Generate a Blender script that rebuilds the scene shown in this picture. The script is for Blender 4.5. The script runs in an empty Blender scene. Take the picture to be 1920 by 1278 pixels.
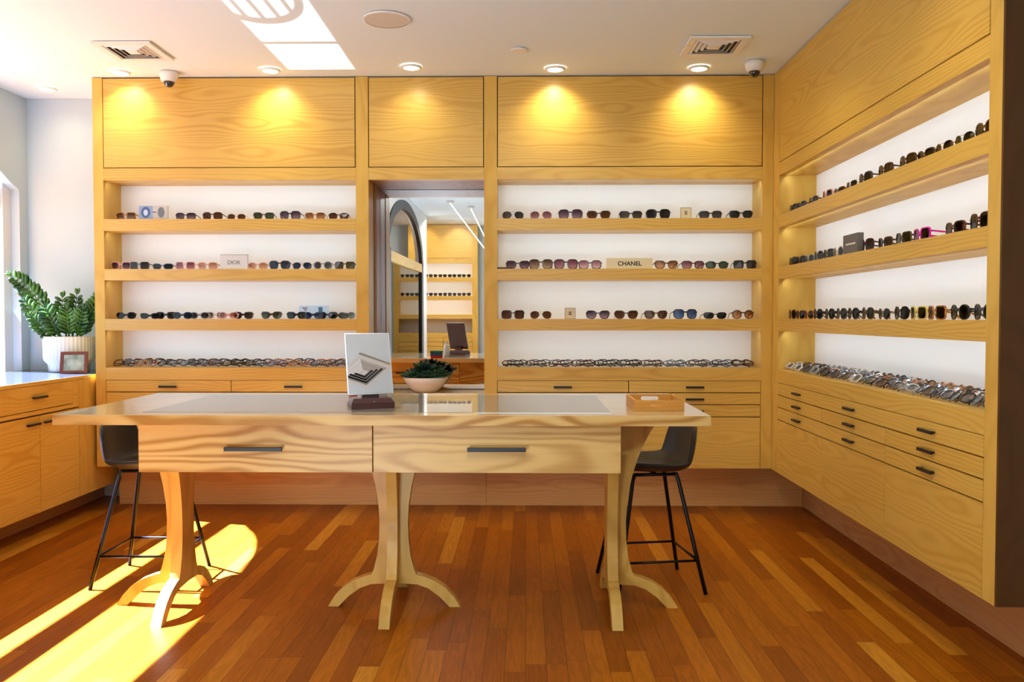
import bpy, bmesh, math, random
from mathutils import Vector, Matrix
from mathutils.geometry import tessellate_polygon
random.seed(7)
PI = math.pi
SC = bpy.context.scene
COL = SC.collection

# ------------------------------------------------------------------ helpers
def BM(): return bmesh.new()

def box(bm, x0, x1, y0, y1, z0, z1, bev=0.0):
    vs = [bm.verts.new((x, y, z)) for x in (x0, x1) for y in (y0, y1) for z in (z0, z1)]
    fs = [(0,1,3,2),(4,6,7,5),(0,4,5,1),(2,3,7,6),(0,2,6,4),(1,5,7,3)]
    faces = [bm.faces.new([vs[i] for i in f]) for f in fs]
    if bev > 0:
        es = list({e for f in faces for e in f.edges})
        bmesh.ops.bevel(bm, geom=es, offset=bev, segments=2, profile=0.5, affect='EDGES')
    return bm

def prism(bm, pts, axis, a, b):
    """extrude a polygon; axis 'x': pts are (y,z); 'y': (x,z); 'z': (x,y)"""
    def P(p, t):
        return {'x': (t, p[0], p[1]), 'y': (p[0], t, p[1]), 'z': (p[0], p[1], t)}[axis]
    v0 = [bm.verts.new(P(p, a)) for p in pts]; v1 = [bm.verts.new(P(p, b)) for p in pts]
    n = len(pts)
    bm.faces.new(v0[::-1]); bm.faces.new(v1)
    for i in range(n):
        bm.faces.new((v0[i], v0[(i+1) % n], v1[(i+1) % n], v1[i]))
    return bm

def tube(bm, pts, r, seg=8, cap=True):
    pts = [Vector(p) for p in pts]
    rs = r if isinstance(r, (list, tuple)) else [r]*len(pts)
    rings = []
    up = None
    for i, p in enumerate(pts):
        t = (pts[min(i+1, len(pts)-1)] - pts[max(i-1, 0)]).normalized()
        if up is None:
            up = t.orthogonal().normalized()
        up = (up - t*up.dot(t)).normalized()
        b = t.cross(up)
        rings.append([bm.verts.new(p + (up*math.cos(2*PI*k/seg) + b*math.sin(2*PI*k/seg))*rs[i]) for k in range(seg)])
    for A, B in zip(rings, rings[1:]):
        for k in range(seg):
            bm.faces.new((A[k], A[(k+1) % seg], B[(k+1) % seg], B[k]))
    if cap:
        bm.faces.new(rings[0][::-1]); bm.faces.new(rings[-1])
    return bm

def lathe(bm, prof, c=(0,0,0), seg=40, rib=0.0, ribs=0, caps=True):
    rings = []
    for r, z in prof:
        ring = []
        for k in range(seg):
            a = 2*PI*k/seg
            rr = r*(1 + (rib*math.cos(ribs*a) if ribs else 0))
            ring.append(bm.verts.new((c[0]+rr*math.cos(a), c[1]+rr*math.sin(a), c[2]+z)))
        rings.append(ring)
    for A, B in zip(rings, rings[1:]):
        for k in range(seg):
            bm.faces.new((A[k], A[(k+1) % seg], B[(k+1) % seg], B[k]))
    if caps:
        bm.faces.new(rings[0][::-1]); bm.faces.new(rings[-1])
    return bm

def finish(bm, name, smooth=False):
    bmesh.ops.recalc_face_normals(bm, faces=bm.faces[:])
    me = bpy.data.meshes.new(name)
    bm.to_mesh(me); bm.free()
    if smooth:
        for p in me.polygons: p.use_smooth = True
    return me

def rootloc(o):
    while o.parent is not None: o = o.parent
    return o.location

def part(name, bm, mat, parent=None, smooth=False, world=True):
    if parent is not None and world:
        bmesh.ops.translate(bm, verts=bm.verts[:], vec=-Vector(rootloc(parent)))
    me = finish(bm, name, smooth)
    o = bpy.data.objects.new(name, me); COL.objects.link(o)
    if mat: me.materials.append(mat)
    if parent is not None: o.parent = parent
    return o

def tag(o, label, cat, group=None):
    o['label'] = label; o['category'] = cat
    if group: o['group'] = group
    return o

def thing(name, label, cat, loc=(0,0,0), rz=0.0, group=None):
    o = bpy.data.objects.new(name, None); COL.objects.link(o)
    o.location = loc; o.rotation_euler = (0,0,rz)
    o.empty_display_size = 0.1
    return tag(o, label, cat, group)

def struct(name, bm, mat, smooth=False):
    o = part(name, bm, mat, None, smooth); o['kind'] = 'structure'
    return o

def smooth_by_angle(o, ang=40):
    for p in o.data.polygons: p.use_smooth = True
    try: o.data.set_sharp_from_angle(angle=math.radians(ang))
    except Exception: pass

def s2l(c):
    return tuple(((v/255)/12.92 if v/255 <= 0.04045 else ((v/255+0.055)/1.055)**2.4) for v in c) + (1.0,)

# ------------------------------------------------------------------ materials
def newmat(name):
    m = bpy.data.materials.new(name); m.use_nodes = True
    nt = m.node_tree
    b = nt.nodes['Principled BSDF']
    return m, nt, b

def plain(name, rgb, rough=0.5, metal=0.0, coat=0.0, spec=None, bump=0.0):
    m, nt, b = newmat(name)
    b.inputs['Base Color'].default_value = s2l(rgb)
    b.inputs['Roughness'].default_value = rough
    b.inputs['Metallic'].default_value = metal
    b.inputs['Coat Weight'].default_value = coat
    if bump > 0:
        n = nt.nodes.new('ShaderNodeTexNoise'); n.inputs['Scale'].default_value = 180
        bp = nt.nodes.new('ShaderNodeBump'); bp.inputs['Strength'].default_value = bump; bp.inputs['Distance'].default_value = 0.002
        nt.links.new(n.outputs['Fac'], bp.inputs['Height']); nt.links.new(bp.outputs['Normal'], b.inputs['Normal'])
    return m

def math_node(nt, op, a, b=None, c=None):
    n = nt.nodes.new('ShaderNodeMath'); n.operation = op
    for i, v in enumerate((a, b, c)):
        if v is None: continue
        if isinstance(v, (int, float)): n.inputs[i].default_value = v
        else: nt.links.new(v, n.inputs[i])
    return n.outputs[0]

def wood(name, light, dark, axis='x', grain=0.5, band=0.19, freq=3.6, wob=7.0, rough=0.42, coat=0.0, spec=0.3, fine=0.3, along=1.5, across=4.5):
    """plain-sawn veneer: contour lines of (parabola across each leaf + stretched noise) give cathedral figure"""
    m, nt, b = newmat(name)
    L = nt.links
    tc = nt.nodes.new('ShaderNodeTexCoord'); oi = nt.nodes.new('ShaderNodeObjectInfo')
    off = nt.nodes.new('ShaderNodeVectorMath'); off.operation = 'SCALE'
    off.inputs[0].default_value = (31.0, 17.0, 23.0); L.new(oi.outputs['Random'], off.inputs['Scale'])
    add = nt.nodes.new('ShaderNodeVectorMath'); add.operation = 'ADD'
    L.new(tc.outputs['Object'], add.inputs[0]); L.new(off.outputs[0], add.inputs[1])
    k = {'x': (along, across, across), 'y': (across, along, across), 'z': (across, across, along)}[axis]
    mp = nt.nodes.new('ShaderNodeMapping'); mp.inputs['Scale'].default_value = k
    L.new(add.outputs[0], mp.inputs['Vector'])
    n1 = nt.nodes.new('ShaderNodeTexNoise'); n1.inputs['Scale'].default_value = 1.0; n1.inputs['Detail'].default_value = 2.0
    n1.inputs['Roughness'].default_value = 0.35; n1.inputs['Distortion'].default_value = 0.15
    L.new(mp.outputs[0], n1.inputs['Vector'])
    f0 = math_node(nt, 'MULTIPLY', n1.outputs['Fac'], wob)
    if band:
        sp = nt.nodes.new('ShaderNodeSeparateXYZ'); L.new(add.outputs[0], sp.inputs[0])
        ac = sp.outputs[2] if axis != 'z' else math_node(nt, 'ADD', sp.outputs[0], sp.outputs[1])
        fr = math_node(nt, 'FRACT', math_node(nt, 'DIVIDE', ac, band))
        cen = math_node(nt, 'MULTIPLY_ADD', fr, 2.0, -1.0)
        f0 = math_node(nt, 'ADD', f0, math_node(nt, 'MULTIPLY', math_node(nt, 'MULTIPLY', cen, cen), freq))
    sn = math_node(nt, 'SINE', math_node(nt, 'MULTIPLY', f0, 2*PI))
    sn = math_node(nt, 'MULTIPLY_ADD', sn, 0.5, 0.5)
    sn = math_node(nt, 'POWER', sn, 1.8)
    kf = {'x': (3.0, 120, 120), 'y': (120, 3.0, 120), 'z': (120, 120, 3.0)}[axis]
    mf = nt.nodes.new('ShaderNodeMapping'); mf.inputs['Scale'].default_value = kf
    L.new(add.outputs[0], mf.inputs['Vector'])
    n2 = nt.nodes.new('ShaderNodeTexNoise'); n2.inputs['Scale'].default_value = 1.0; n2.inputs['Detail'].default_value = 2.0
    L.new(mf.outputs[0], n2.inputs['Vector'])
    n3 = nt.nodes.new('ShaderNodeTexNoise'); n3.inputs['Scale'].default_value = 0.5; n3.inputs['Detail'].default_value = 1.0
    L.new(mp.outputs[0], n3.inputs['Vector'])
    f = math_node(nt, 'MULTIPLY', math_node(nt, 'MULTIPLY', sn, grain), math_node(nt, 'MULTIPLY_ADD', n3.outputs['Fac'], 1.6, 0.1))
    g = math_node(nt, 'MULTIPLY_ADD', n2.outputs['Fac'], fine, -fine*0.5)
    h = math_node(nt, 'MULTIPLY_ADD', n3.outputs['Fac'], 0.4, -0.1)
    t = math_node(nt, 'ADD', math_node(nt, 'ADD', f, g), h)
    mix = nt.nodes.new('ShaderNodeMix'); mix.data_type = 'RGBA'; mix.clamp_factor = True
    L.new(t, mix.inputs['Factor'])
    mix.inputs[6].default_value = s2l(light); mix.inputs[7].default_value = s2l(dark)
    L.new(mix.outputs[2], b.inputs['Base Color'])
    b.inputs['Roughness'].default_value = rough; b.inputs['Specular IOR Level'].default_value = spec
    b.inputs['Coat Weight'].default_value = coat; b.inputs['Coat Roughness'].default_value = 0.06
    return m

WL, WD = (219, 177, 84), (194, 143, 48)
M = {}
M['wood_x'] = wood('ash_veneer_horizontal', WL, WD, 'x', rough=0.36, spec=0.6)
M['wood_y'] = wood('ash_veneer_horizontal_side', WL, WD, 'y')
M['wood_z'] = wood('ash_veneer_vertical', WL, WD, 'z', grain=0.35, band=0)
M['table_x'] = wood('ash_solid_table', (212, 172, 104), (166, 114, 46), 'x', grain=0.85, band=0.24, freq=2.6, wob=6.0, along=1.6, across=5.0, rough=0.38)
M['table_z'] = wood('ash_solid_leg', (206, 164, 80), (174, 128, 46), 'z', grain=0.5, band=0, rough=0.4)
M['table_top'] = wood('ash_lacquered_top', (222, 194, 144), (198, 162, 104), 'x', grain=0.4, band=0, rough=0.3, coat=1.0)
M['plinth'] = wood('ash_plinth', (228, 172, 104), (204, 142, 72), 'x', grain=0.4)
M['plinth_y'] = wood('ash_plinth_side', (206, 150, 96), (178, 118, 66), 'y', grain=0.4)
M['tray'] = wood('bamboo_tray', (208, 150, 66), (188, 126, 44), 'x', grain=0.3)
M['jamb'] = wood('oiled_jamb', (190, 128, 62), (160, 98, 40), 'z', grain=0.4, band=0)
M['white'] = plain('white_paint', (238, 238, 236), 0.6)
M['wall'] = plain('wall_paint', (196, 211, 216), 0.75)
M['ceiling'] = plain('ceiling_paint', (230, 241, 245), 0.85)
M['backer'] = plain('white_laminate', (244, 243, 240), 0.55)
M['black'] = plain('black_metal', (22, 22, 24), 0.35, 0.6)
M['handle'] = plain('black_handle', (18, 17, 18), 0.45)
M['gap'] = plain('dark_gap', (60, 38, 18), 0.8)
M['stone'] = plain('white_counter', (62, 62, 60), 0.12)
M['shell'] = plain('black_leather', (26, 25, 27), 0.42, bump=0.1)
M['trim'] = plain('white_trim', (236, 234, 230), 0.4)
M['grille'] = plain('vent_dark', (70, 66, 64), 0.8)
M['speaker'] = plain('speaker_mesh', (214, 206, 190), 0.8)
M['dome'] = plain('smoked_dome', (12, 13, 16), 0.08, coat=1.0)
M['pot'] = plain('white_ceramic', (238, 234, 228), 0.4)
M['bowl'] = plain('matte_ceramic', (232, 218, 206), 0.55)
M['soil'] = plain('moss', (120, 104, 46), 0.95, bump=0.6)
M['mahogany'] = plain('mahogany', (74, 30, 30), 0.25, coat=0.5)
M['redwood'] = plain('red_wood_frame', (112, 52, 36), 0.4)
M['silver'] = plain('silver_edge', (200, 200, 204), 0.25, 0.9)
M['photo'] = None
M['bag'] = plain('dark_cloth', (52, 44, 36), 0.9)
M['charcoal'] = plain('charcoal_sign', (92, 88, 84), 0.5)
M['cream'] = plain('cream_sign', (226, 210, 172), 0.4)
M['lightgrey'] = plain('pale_grey_sign', (222, 218, 214), 0.4)
M['ink'] = plain('black_ink', (24, 20, 20), 0.6)
M['greyink'] = plain('grey_ink', (130, 126, 122), 0.6)
M['bottle'] = plain('white_plastic', (236, 238, 244), 0.3)
M['red'] = plain('red_card', (190, 20, 26), 0.4)
M['blue'] = plain('blue_case', (24, 80, 160), 0.4)
M['green'] = plain('green_case', (20, 110, 70), 0.4)
M['steel'] = plain('steel_post', (90, 92, 96), 0.3, 0.7)

def emit(name, rgb, strength):
    m = bpy.data.materials.new(name); m.use_nodes = True
    nt = m.node_tree; nt.nodes.remove(nt.nodes['Principled BSDF'])
    e = nt.nodes.new('ShaderNodeEmission'); e.inputs[0].default_value = s2l(rgb); e.inputs[1].default_value = strength
    nt.links.new(e.outputs[0], nt.nodes['Material Output'].inputs[0])
    return m
M['lamp'] = emit('lamp_lens', (255, 238, 205), 10.0)
M['tube'] = emit('linear_lamp', (255, 250, 240), 2.0)

def mirror_mat():
    m, nt, b = newmat('mirror_silver')
    b.inputs['Base Color'].default_value = (0.92, 0.93, 0.93, 1); b.inputs['Metallic'].default_value = 1.0; b.inputs['Roughness'].default_value = 0.0
    return m
M['mirror'] = mirror_mat()

def glass_top():
    m = bpy.data.materials.new('table_glass'); m.use_nodes = True
    nt = m.node_tree; b = nt.nodes['Principled BSDF']
    b.inputs['Base Color'].default_value = s2l((150, 140, 120)); b.inputs['Roughness'].default_value = 0.4
    g = nt.nodes.new('ShaderNodeBsdfGlossy'); g.inputs['Roughness'].default_value = 0.012; g.inputs['Color'].default_value = (0.95, 0.95, 0.94, 1)
    fr = nt.nodes.new('ShaderNodeFresnel'); fr.inputs['IOR'].default_value = 5.0
    mx = nt.nodes.new('ShaderNodeMixShader')
    nt.links.new(fr.outputs[0], mx.inputs[0]); nt.links.new(b.outputs[0], mx.inputs[1]); nt.links.new(g.outputs[0], mx.inputs[2])
    nt.links.new(mx.outputs[0], nt.nodes['Material Output'].inputs[0])
    return m
M['glass_top'] = glass_top()

def clear_glass(name, tint=(1, 1, 1), ior=1.45):
    m = bpy.data.materials.new(name); m.use_nodes = True
    nt = m.node_tree; nt.nodes.remove(nt.nodes['Principled BSDF'])
    t = nt.nodes.new('ShaderNodeBsdfTransparent'); t.inputs[0].default_value = tuple(tint)+(1,)
    g = nt.nodes.new('ShaderNodeBsdfGlossy'); g.inputs['Roughness'].default_value = 0.02
    fr = nt.nodes.new('ShaderNodeFresnel'); fr.inputs['IOR'].default_value = ior
    mx = nt.nodes.new('ShaderNodeMixShader')
    nt.links.new(fr.outputs[0], mx.inputs[0]); nt.links.new(t.outputs[0], mx.inputs[1]); nt.links.new(g.outputs[0], mx.inputs[2])
    nt.links.new(mx.outputs[0], nt.nodes['Material Output'].inputs[0])
    return m
M['pane'] = clear_glass('window_glass', (0.96, 0.98, 0.97))

def lens_mat(name, top, bottom):
    """tinted lens: transparent tint graded from top to bottom plus a thin reflection"""
    m = bpy.data.materials.new(name); m.use_nodes = True
    nt = m.node_tree; nt.nodes.remove(nt.nodes['Principled BSDF'])
    tc = nt.nodes.new('ShaderNodeTexCoord'); sp = nt.nodes.new('ShaderNodeSeparateXYZ'); nt.links.new(tc.outputs['Generated'], sp.inputs[0])
    mix = nt.nodes.new('ShaderNodeMix'); mix.data_type = 'RGBA'
    nt.links.new(sp.outputs[2], mix.inputs['Factor'])
    tt, bb = s2l(top), s2l(bottom)
    mix.inputs[6].default_value = tuple(v**0.5 for v in bb[:3])+(1,); mix.inputs[7].default_value = tuple(v**0.5 for v in tt[:3])+(1,)
    t = nt.nodes.new('ShaderNodeBsdfTransparent'); nt.links.new(mix.outputs[2], t.inputs[0])
    g = nt.nodes.new('ShaderNodeBsdfGlossy'); g.inputs['Roughness'].default_value = 0.22 if name == 'lens_clear' else 0.06
    fr = nt.nodes.new('ShaderNodeFresnel'); fr.inputs['IOR'].default_value = 1.22 if name == 'lens_clear' else 1.4
    mx = nt.nodes.new('ShaderNodeMixShader')
    nt.links.new(fr.outputs[0], mx.inputs[0]); nt.links.new(t.outputs[0], mx.inputs[1]); nt.links.new(g.outputs[0], mx.inputs[2])
    nt.links.new(mx.outputs[0], nt.nodes['Material Output'].inputs[0])
    return m
LENS = {
    'grey': lens_mat('lens_grey', (52, 50, 52), (88, 84, 84)), 'dark': lens_mat('lens_dark', (28, 26, 28), (48, 44, 44)),
    'brown': lens_mat('lens_brown', (74, 42, 24), (112, 70, 44)), 'amber': lens_mat('lens_amber', (120, 66, 30), (220, 164, 110)),
    'green': lens_mat('lens_green', (46, 58, 36), (88, 98, 66)), 'rose': lens_mat('lens_rose', (110, 56, 76), (200, 150, 160)),
    'violet': lens_mat('lens_violet', (58, 40, 56), (168, 140, 158)), 'blue': lens_mat('lens_blue', (36, 52, 92), (96, 126, 180)),
    'navy': lens_mat('lens_navy', (24, 34, 56), (44, 62, 92)), 'peach': lens_mat('lens_peach', (176, 112, 88), (236, 196, 170)),
    'clear': lens_mat('lens_clear', (238, 238, 238), (242, 241, 241)), 'pinkgrad': lens_mat('lens_pink', (150, 90, 110), (238, 206, 214)),
    'browngrad': lens_mat('lens_brown_graded', (80, 56, 44), (206, 180, 154)), 'palegreen': lens_mat('lens_pale_green', (104, 124, 108), (140, 156, 138)),
    'olive': lens_mat('lens_olive', (70, 58, 22), (112, 94, 44)), 'purple': lens_mat('lens_purple', (64, 56, 98), (180, 170, 200)),
}
def tortoise(name, a, b):
    m, nt, bs = newmat(name)
    n = nt.nodes.new('ShaderNodeTexNoise'); n.inputs['Scale'].default_value = 90; n.inputs['Detail'].default_value = 2
    tc = nt.nodes.new('ShaderNodeTexCoord'); nt.links.new(tc.outputs['Object'], n.inputs['Vector'])
    r = nt.nodes.new('ShaderNodeValToRGB'); r.color_ramp.elements[0].position = 0.42; r.color_ramp.elements[1].position = 0.6
    r.color_ramp.elements[0].color = s2l(a); r.color_ramp.elements[1].color = s2l(b)
    nt.links.new(n.outputs['Fac'], r.inputs[0]); nt.links.new(r.outputs[0], bs.inputs['Base Color'])
    bs.inputs['Roughness'].default_value = 0.2
    return m
FR = {
    'black': plain('acetate_black', (16, 15, 17), 0.2), 'tortoise': tortoise('acetate_tortoise', (34, 18, 10), (104, 56, 20)),
    'brown': plain('acetate_brown', (70, 38, 22), 0.2), 'burgundy': plain('acetate_burgundy', (60, 16, 26), 0.2),
    'pink': plain('acetate_pink', (222, 160, 160), 0.2), 'peach': plain('acetate_peach', (216, 150, 120), 0.2), 'navy': plain('acetate_navy', (22, 28, 52), 0.2),
    'olive': tortoise('acetate_olive', (40, 32, 12), (96, 78, 34)), 'grey': plain('acetate_grey', (150, 150, 154), 0.2), 'gold': plain('metal_gold', (196, 150, 84), 0.25, 1.0),
    'silver': plain('metal_silver', (150, 148, 148), 0.25, 1.0), 'magenta': plain('acetate_magenta', (206, 12, 150), 0.25),
    'yellow': plain('acetate_yellow', (216, 190, 96), 0.2), 'honey': tortoise('acetate_honey', (110, 58, 22), (200, 132, 66)), 'clear': plain('acetate_clear', (214, 206, 198), 0.15),
    'red': plain('acetate_red', (140, 24, 34), 0.2), 'charcoal': plain('acetate_charcoal', (58, 56, 60), 0.2),
}

def floor_mat():
    m, nt, b = newmat('oak_strip_floor'); L = nt.links
    tc = nt.nodes.new('ShaderNodeTexCoord'); sp = nt.nodes.new('ShaderNodeSeparateXYZ'); L.new(tc.outputs['Object'], sp.inputs[0])
    W = 0.0755
    xr = math_node(nt, 'DIVIDE', sp.outputs[0], W)
    row = math_node(nt, 'FLOOR', xr); fx = math_node(nt, 'FRACT', xr)
    wn = nt.nodes.new('ShaderNodeTexWhiteNoise'); wn.noise_dimensions = '1D'; L.new(row, wn.inputs['W'])
    ln = math_node(nt, 'MULTIPLY_ADD', wn.outputs['Value'], 0.5, 0.75)
    yo = math_node(nt, 'MULTIPLY_ADD', wn.outputs['Value'], 7.31, sp.outputs[1])
    yr = math_node(nt, 'DIVIDE', yo, ln)
    pl = math_node(nt, 'FLOOR', yr); fy = math_node(nt, 'FRACT', yr)
    cv = nt.nodes.new('ShaderNodeCombineXYZ'); L.new(row, cv.inputs[0]); L.new(pl, cv.inputs[1])
    w2 = nt.nodes.new('ShaderNodeTexWhiteNoise'); w2.noise_dimensions = '2D'; L.new(cv.outputs[0], w2.inputs['Vector'])
    ramp = nt.nodes.new('ShaderNodeValToRGB'); cr = ramp.color_ramp
    cols = [(0.0, (138, 70, 8)), (0.3, (152, 79, 9)), (0.65, (165, 91, 12)), (0.9, (176, 103, 17)), (1.0, (200, 134, 40))]
    cr.elements[0].position, cr.elements[0].color = cols[0][0], s2l(cols[0][1])
    cr.elements[1].position, cr.elements[1].color = cols[-1][0], s2l(cols[-1][1])
    for p, c in cols[1:-1]:
        e = cr.elements.new(p); e.color = s2l(c)
    L.new(w2.outputs['Value'], ramp.inputs[0])
    # grain
    off = nt.nodes.new('ShaderNodeVectorMath'); off.operation = 'MULTIPLY_ADD'
    L.new(w2.outputs['Color'], off.inputs[0]); off.inputs[1].default_value = (9, 9, 9); L.new(tc.outputs['Object'], off.inputs[2])
    mp = nt.nodes.new('ShaderNodeMapping'); mp.inputs['Scale'].default_value = (14, 1.3, 1); L.new(off.outputs[0], mp.inputs[0])
    n1 = nt.nodes.new('ShaderNodeTexNoise'); n1.inputs['Scale'].default_value = 1.6; n1.inputs['Detail'].default_value = 3; n1.inputs['Distortion'].default_value = 0.6
    L.new(mp.outputs[0], n1.inputs['Vector'])
    sn = math_node(nt, 'MULTIPLY_ADD', math_node(nt, 'SINE', math_node(nt, 'MULTIPLY', n1.outputs['Fac'], 40)), 0.5, 0.5)
    mpf = nt.nodes.new('ShaderNodeMapping'); mpf.inputs['Scale'].default_value = (220, 5, 1); L.new(off.outputs[0], mpf.inputs[0])
    n2 = nt.nodes.new('ShaderNodeTexNoise'); n2.inputs['Scale'].default_value = 1.0; L.new(mpf.outputs[0], n2.inputs['Vector'])
    tone = math_node(nt, 'MULTIPLY_ADD', sn, -0.2, 1.06)
    tone = math_node(nt, 'MULTIPLY', tone, math_node(nt, 'MULTIPLY_ADD', n2.outputs['Fac'], 0.5, 0.75))
    # seams
    ex = math_node(nt, 'LESS_THAN', math_node(nt, 'MINIMUM', fx, math_node(nt, 'SUBTRACT', 1.0, fx)), 0.016)
    ey = math_node(nt, 'LESS_THAN', math_node(nt, 'MULTIPLY', math_node(nt, 'MINIMUM', fy, math_node(nt, 'SUBTRACT', 1.0, fy)), ln), 0.0014)
    seam = math_node(nt, 'MAXIMUM', ex, ey)
    tone = math_node(nt, 'MULTIPLY', tone, math_node(nt, 'MULTIPLY_ADD', seam, -0.6, 1.0))
    mul = nt.nodes.new('ShaderNodeVectorMath'); mul.operation = 'SCALE'
    L.new(ramp.outputs[0], mul.inputs[0]); L.new(tone, mul.inputs['Scale'])
    L.new(mul.outputs[0], b.inputs['Base Color'])
    b.inputs['Roughness'].default_value = 0.34; b.inputs['Specular IOR Level'].default_value = 0.14
    return m
M['floor'] = floor_mat()

def photo_mat():
    m, nt, b = newmat('landscape_photo')
    n = nt.nodes.new('ShaderNodeTexNoise'); n.inputs['Scale'].default_value = 14; n.inputs['Detail'].default_value = 3
    r = nt.nodes.new('ShaderNodeValToRGB'); r.color_ramp.elements[0].color = s2l((120, 134, 118)); r.color_ramp.elements[1].color = s2l((206, 212, 200))
    r.color_ramp.elements[0].position = 0.3; r.color_ramp.elements[1].position = 0.7
    tc = nt.nodes.new('ShaderNodeTexCoord'); nt.links.new(tc.outputs['Object'], n.inputs['Vector'])
    nt.links.new(n.outputs['Fac'], r.inputs[0]); nt.links.new(r.outputs[0], b.inputs['Base Color']); b.inputs['Roughness'].default_value = 0.2
    return m
M['photo'] = photo_mat()

def leaf_mat(name, a, b2, trans=0.15):
    m, nt, b = newmat(name)
    oi = nt.nodes.new('ShaderNodeTexNoise'); oi.inputs['Scale'].default_value = 9
    tc = nt.nodes.new('ShaderNodeTexCoord'); nt.links.new(tc.outputs['Object'], oi.inputs['Vector'])
    r = nt.nodes.new('ShaderNodeValToRGB'); r.color_ramp.elements[0].color = s2l(a); r.color_ramp.elements[1].color = s2l(b2)
    r.color_ramp.elements[0].position = 0.35; r.color_ramp.elements[1].position = 0.65
    nt.links.new(oi.outputs['Fac'], r.inputs[0]); nt.links.new(r.outputs[0], b.inputs['Base Color'])
    b.inputs['Roughness'].default_value = 0.35
    return m
M['leaf'] = leaf_mat('glossy_leaf', (28, 66, 16), (72, 118, 28))
M['succ'] = leaf_mat('succulent_leaf', (24, 54, 42), (66, 100, 68))

# ------------------------------------------------------------------ measured layout
HC = 1.262
D = 5.376           # front plane of the back cabinets
XL, XPL, XPR, XML, XMR, XRL, XRR, XR = -2.773, -2.708, -1.085, -1.004, -0.2665, -0.1836, 1.4965, 1.566
ZT, ZPB, ZRB = 2.792, 2.217, 2.140
SH = [(1.818, 1.893), (1.502, 1.5735), (1.180, 1.253)]     # shelves (bottom, top)
ZL, ZD1, ZD2, ZD3, ZD4, ZB = 0.940, 0.8605, 0.783, 0.707, 0.629, 0.299
BACK = 5.612        # white backs of the bays
BW = 5.90           # back wall
TOE = 5.63
RF, RN, RO = 5.254, 2.892, 2.814   # right cabinet openings along Y
RB = 1.795
RT = 1.85
XWL, XWR = -3.51, 2.10
YF = -3.15

# ------------------------------------------------------------------ room shell
fl = struct('floor', box(BM(), -6.0, XWR, YF, BW+0.1, -0.06, 0), M['floor'])
struct('ceiling', box(BM(), XWL-0.1, XWR+0.1, YF-0.1, BW+0.1, ZT+0.004, ZT+0.1), M['ceiling'])
struct('wall_back', box(BM(), XWL-0.06, XWR+0.1, BW, BW+0.1, 0, ZT+0.003), M['wall'])
struct('wall_right', box(BM(), XWR, XWR+0.1, YF, BW, 0, ZT+0.003), M['wall'])
# left wall with a wide arched window
AW0, AW1, ASP, AAP = 1.80, 5.80, 2.18, 2.66
TH = 0.06
ARCH = [(0.0, 2.64), (0.3, 2.635), (0.8, 2.60), (1.24, 2.54), (1.48, 2.465), (1.64, 2.38), (1.72, 2.31), (1.80, 2.235), (1.92, 2.175), (2.0, 2.145)]
def arch_z(y):
    d = abs(y-(AW0+AW1)/2)
    for (a, za), (b, zb) in zip(ARCH, ARCH[1:]):
        if d <= b+1e-9: return za+(zb-za)*(d-a)/(b-a)
    return ARCH[-1][1]
bm = BM()
N = 48
arch = [(AW0+(AW1-AW0)*(0.5-0.5*math.cos(PI*i/N)),) for i in range(N+1)]
arch = [(p[0], arch_z(p[0])) for p in arch]
zt = ZT+0.003
for (y0, z0), (y1, z1) in zip(arch, arch[1:]):
    prism(bm, [(y0, z0), (y1, z1), (y1, zt), (y0, zt)], 'x', XWL-TH, XWL)
box(bm, XWL-TH, XWL, YF, AW0, 0, zt); box(bm, XWL-TH, XWL, AW1, BW, 0, zt); box(bm, XWL-TH, XWL, AW0, AW1, 0, 0.88)
bmesh.ops.remove_doubles(bm, verts=bm.verts[:], dist=1e-5)
struct('wall_left', bm, M['wall'])
# window frame: jambs follow the arch, one transom, two mullions
win = thing('window_1', 'wide arched window in the left wall above the low white-topped cabinet', 'window', (XWL-0.05, 3.8, 0.9))
win['kind'] = 'structure'
bm = BM()
FW = 0.035
pts_o = [(AW0+0.001, 0.885)] + [(y, z-0.001) for y, z in arch] + [(AW1-0.001, 0.885)]
box(bm, XWL-0.22, XWL-TH-0.001, AW0, AW0+0.09, 0.88, 2.6); box(bm, XWL-0.22, XWL-TH-0.001, AW1-0.09, AW1+0.02, 0.88, 2.6)
part('window_frame', bm, M['trim'], win)
part('transom', box(BM(), XWL-0.115, XWL-0.075, AW0+0.09, AW1-0.09, 2.0, 2.14), M['trim'], win)
# front wall with shop window, and the partition beside the camera
bm = BM()
FWX0, FWX1 = -0.6, 1.2
box(bm, XWL-TH, FWX0, YF-0.1, YF, 0, zt); box(bm, FWX1, XWR+0.1, YF-0.1, YF, 0, zt)
box(bm, FWX0, FWX1, YF-0.1, YF, 0, 0.4); box(bm, FWX0, FWX1, YF-0.1, YF, 2.5, zt)
struct('wall_front', bm, M['wall'])
# partition with black framed arched glass door (seen in the mirror)
PX = -1.55
PY0, PY1 = -1.55, 2.335
DY0, DY1, DZ, DA = -1.0, 2.33, 1.98, 2.72
bm = BM()
def darch(y):
    c, a = (DY0+DY1)/2, (DY1-DY0)/2
    return DZ + (DA-DZ)*math.sqrt(max(0, 1-((y-c)/a)**2))
da = [DY0+(DY1-DY0)*(0.5-0.5*math.cos(PI*i/32)) for i in range(33)]
for y0, y1 in zip(da, da[1:]):
    prism(bm, [(y0, darch(y0)), (y1, darch(y1)), (y1, zt), (y0, zt)], 'x', PX-0.1, PX)
box(bm, PX-0.1, PX, PY0, DY0, 0, zt); box(bm, PX-0.1, PX, DY1, PY1, 0, zt)
bmesh.ops.remove_doubles(bm, verts=bm.verts[:], dist=1e-5)
struct('wall_partition', bm, M['white'])
door = thing('door_1', 'black framed arched glass door seen in the tall mirror', 'door', (PX-0.05, (DY0+DY1)/2, 0))
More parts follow.
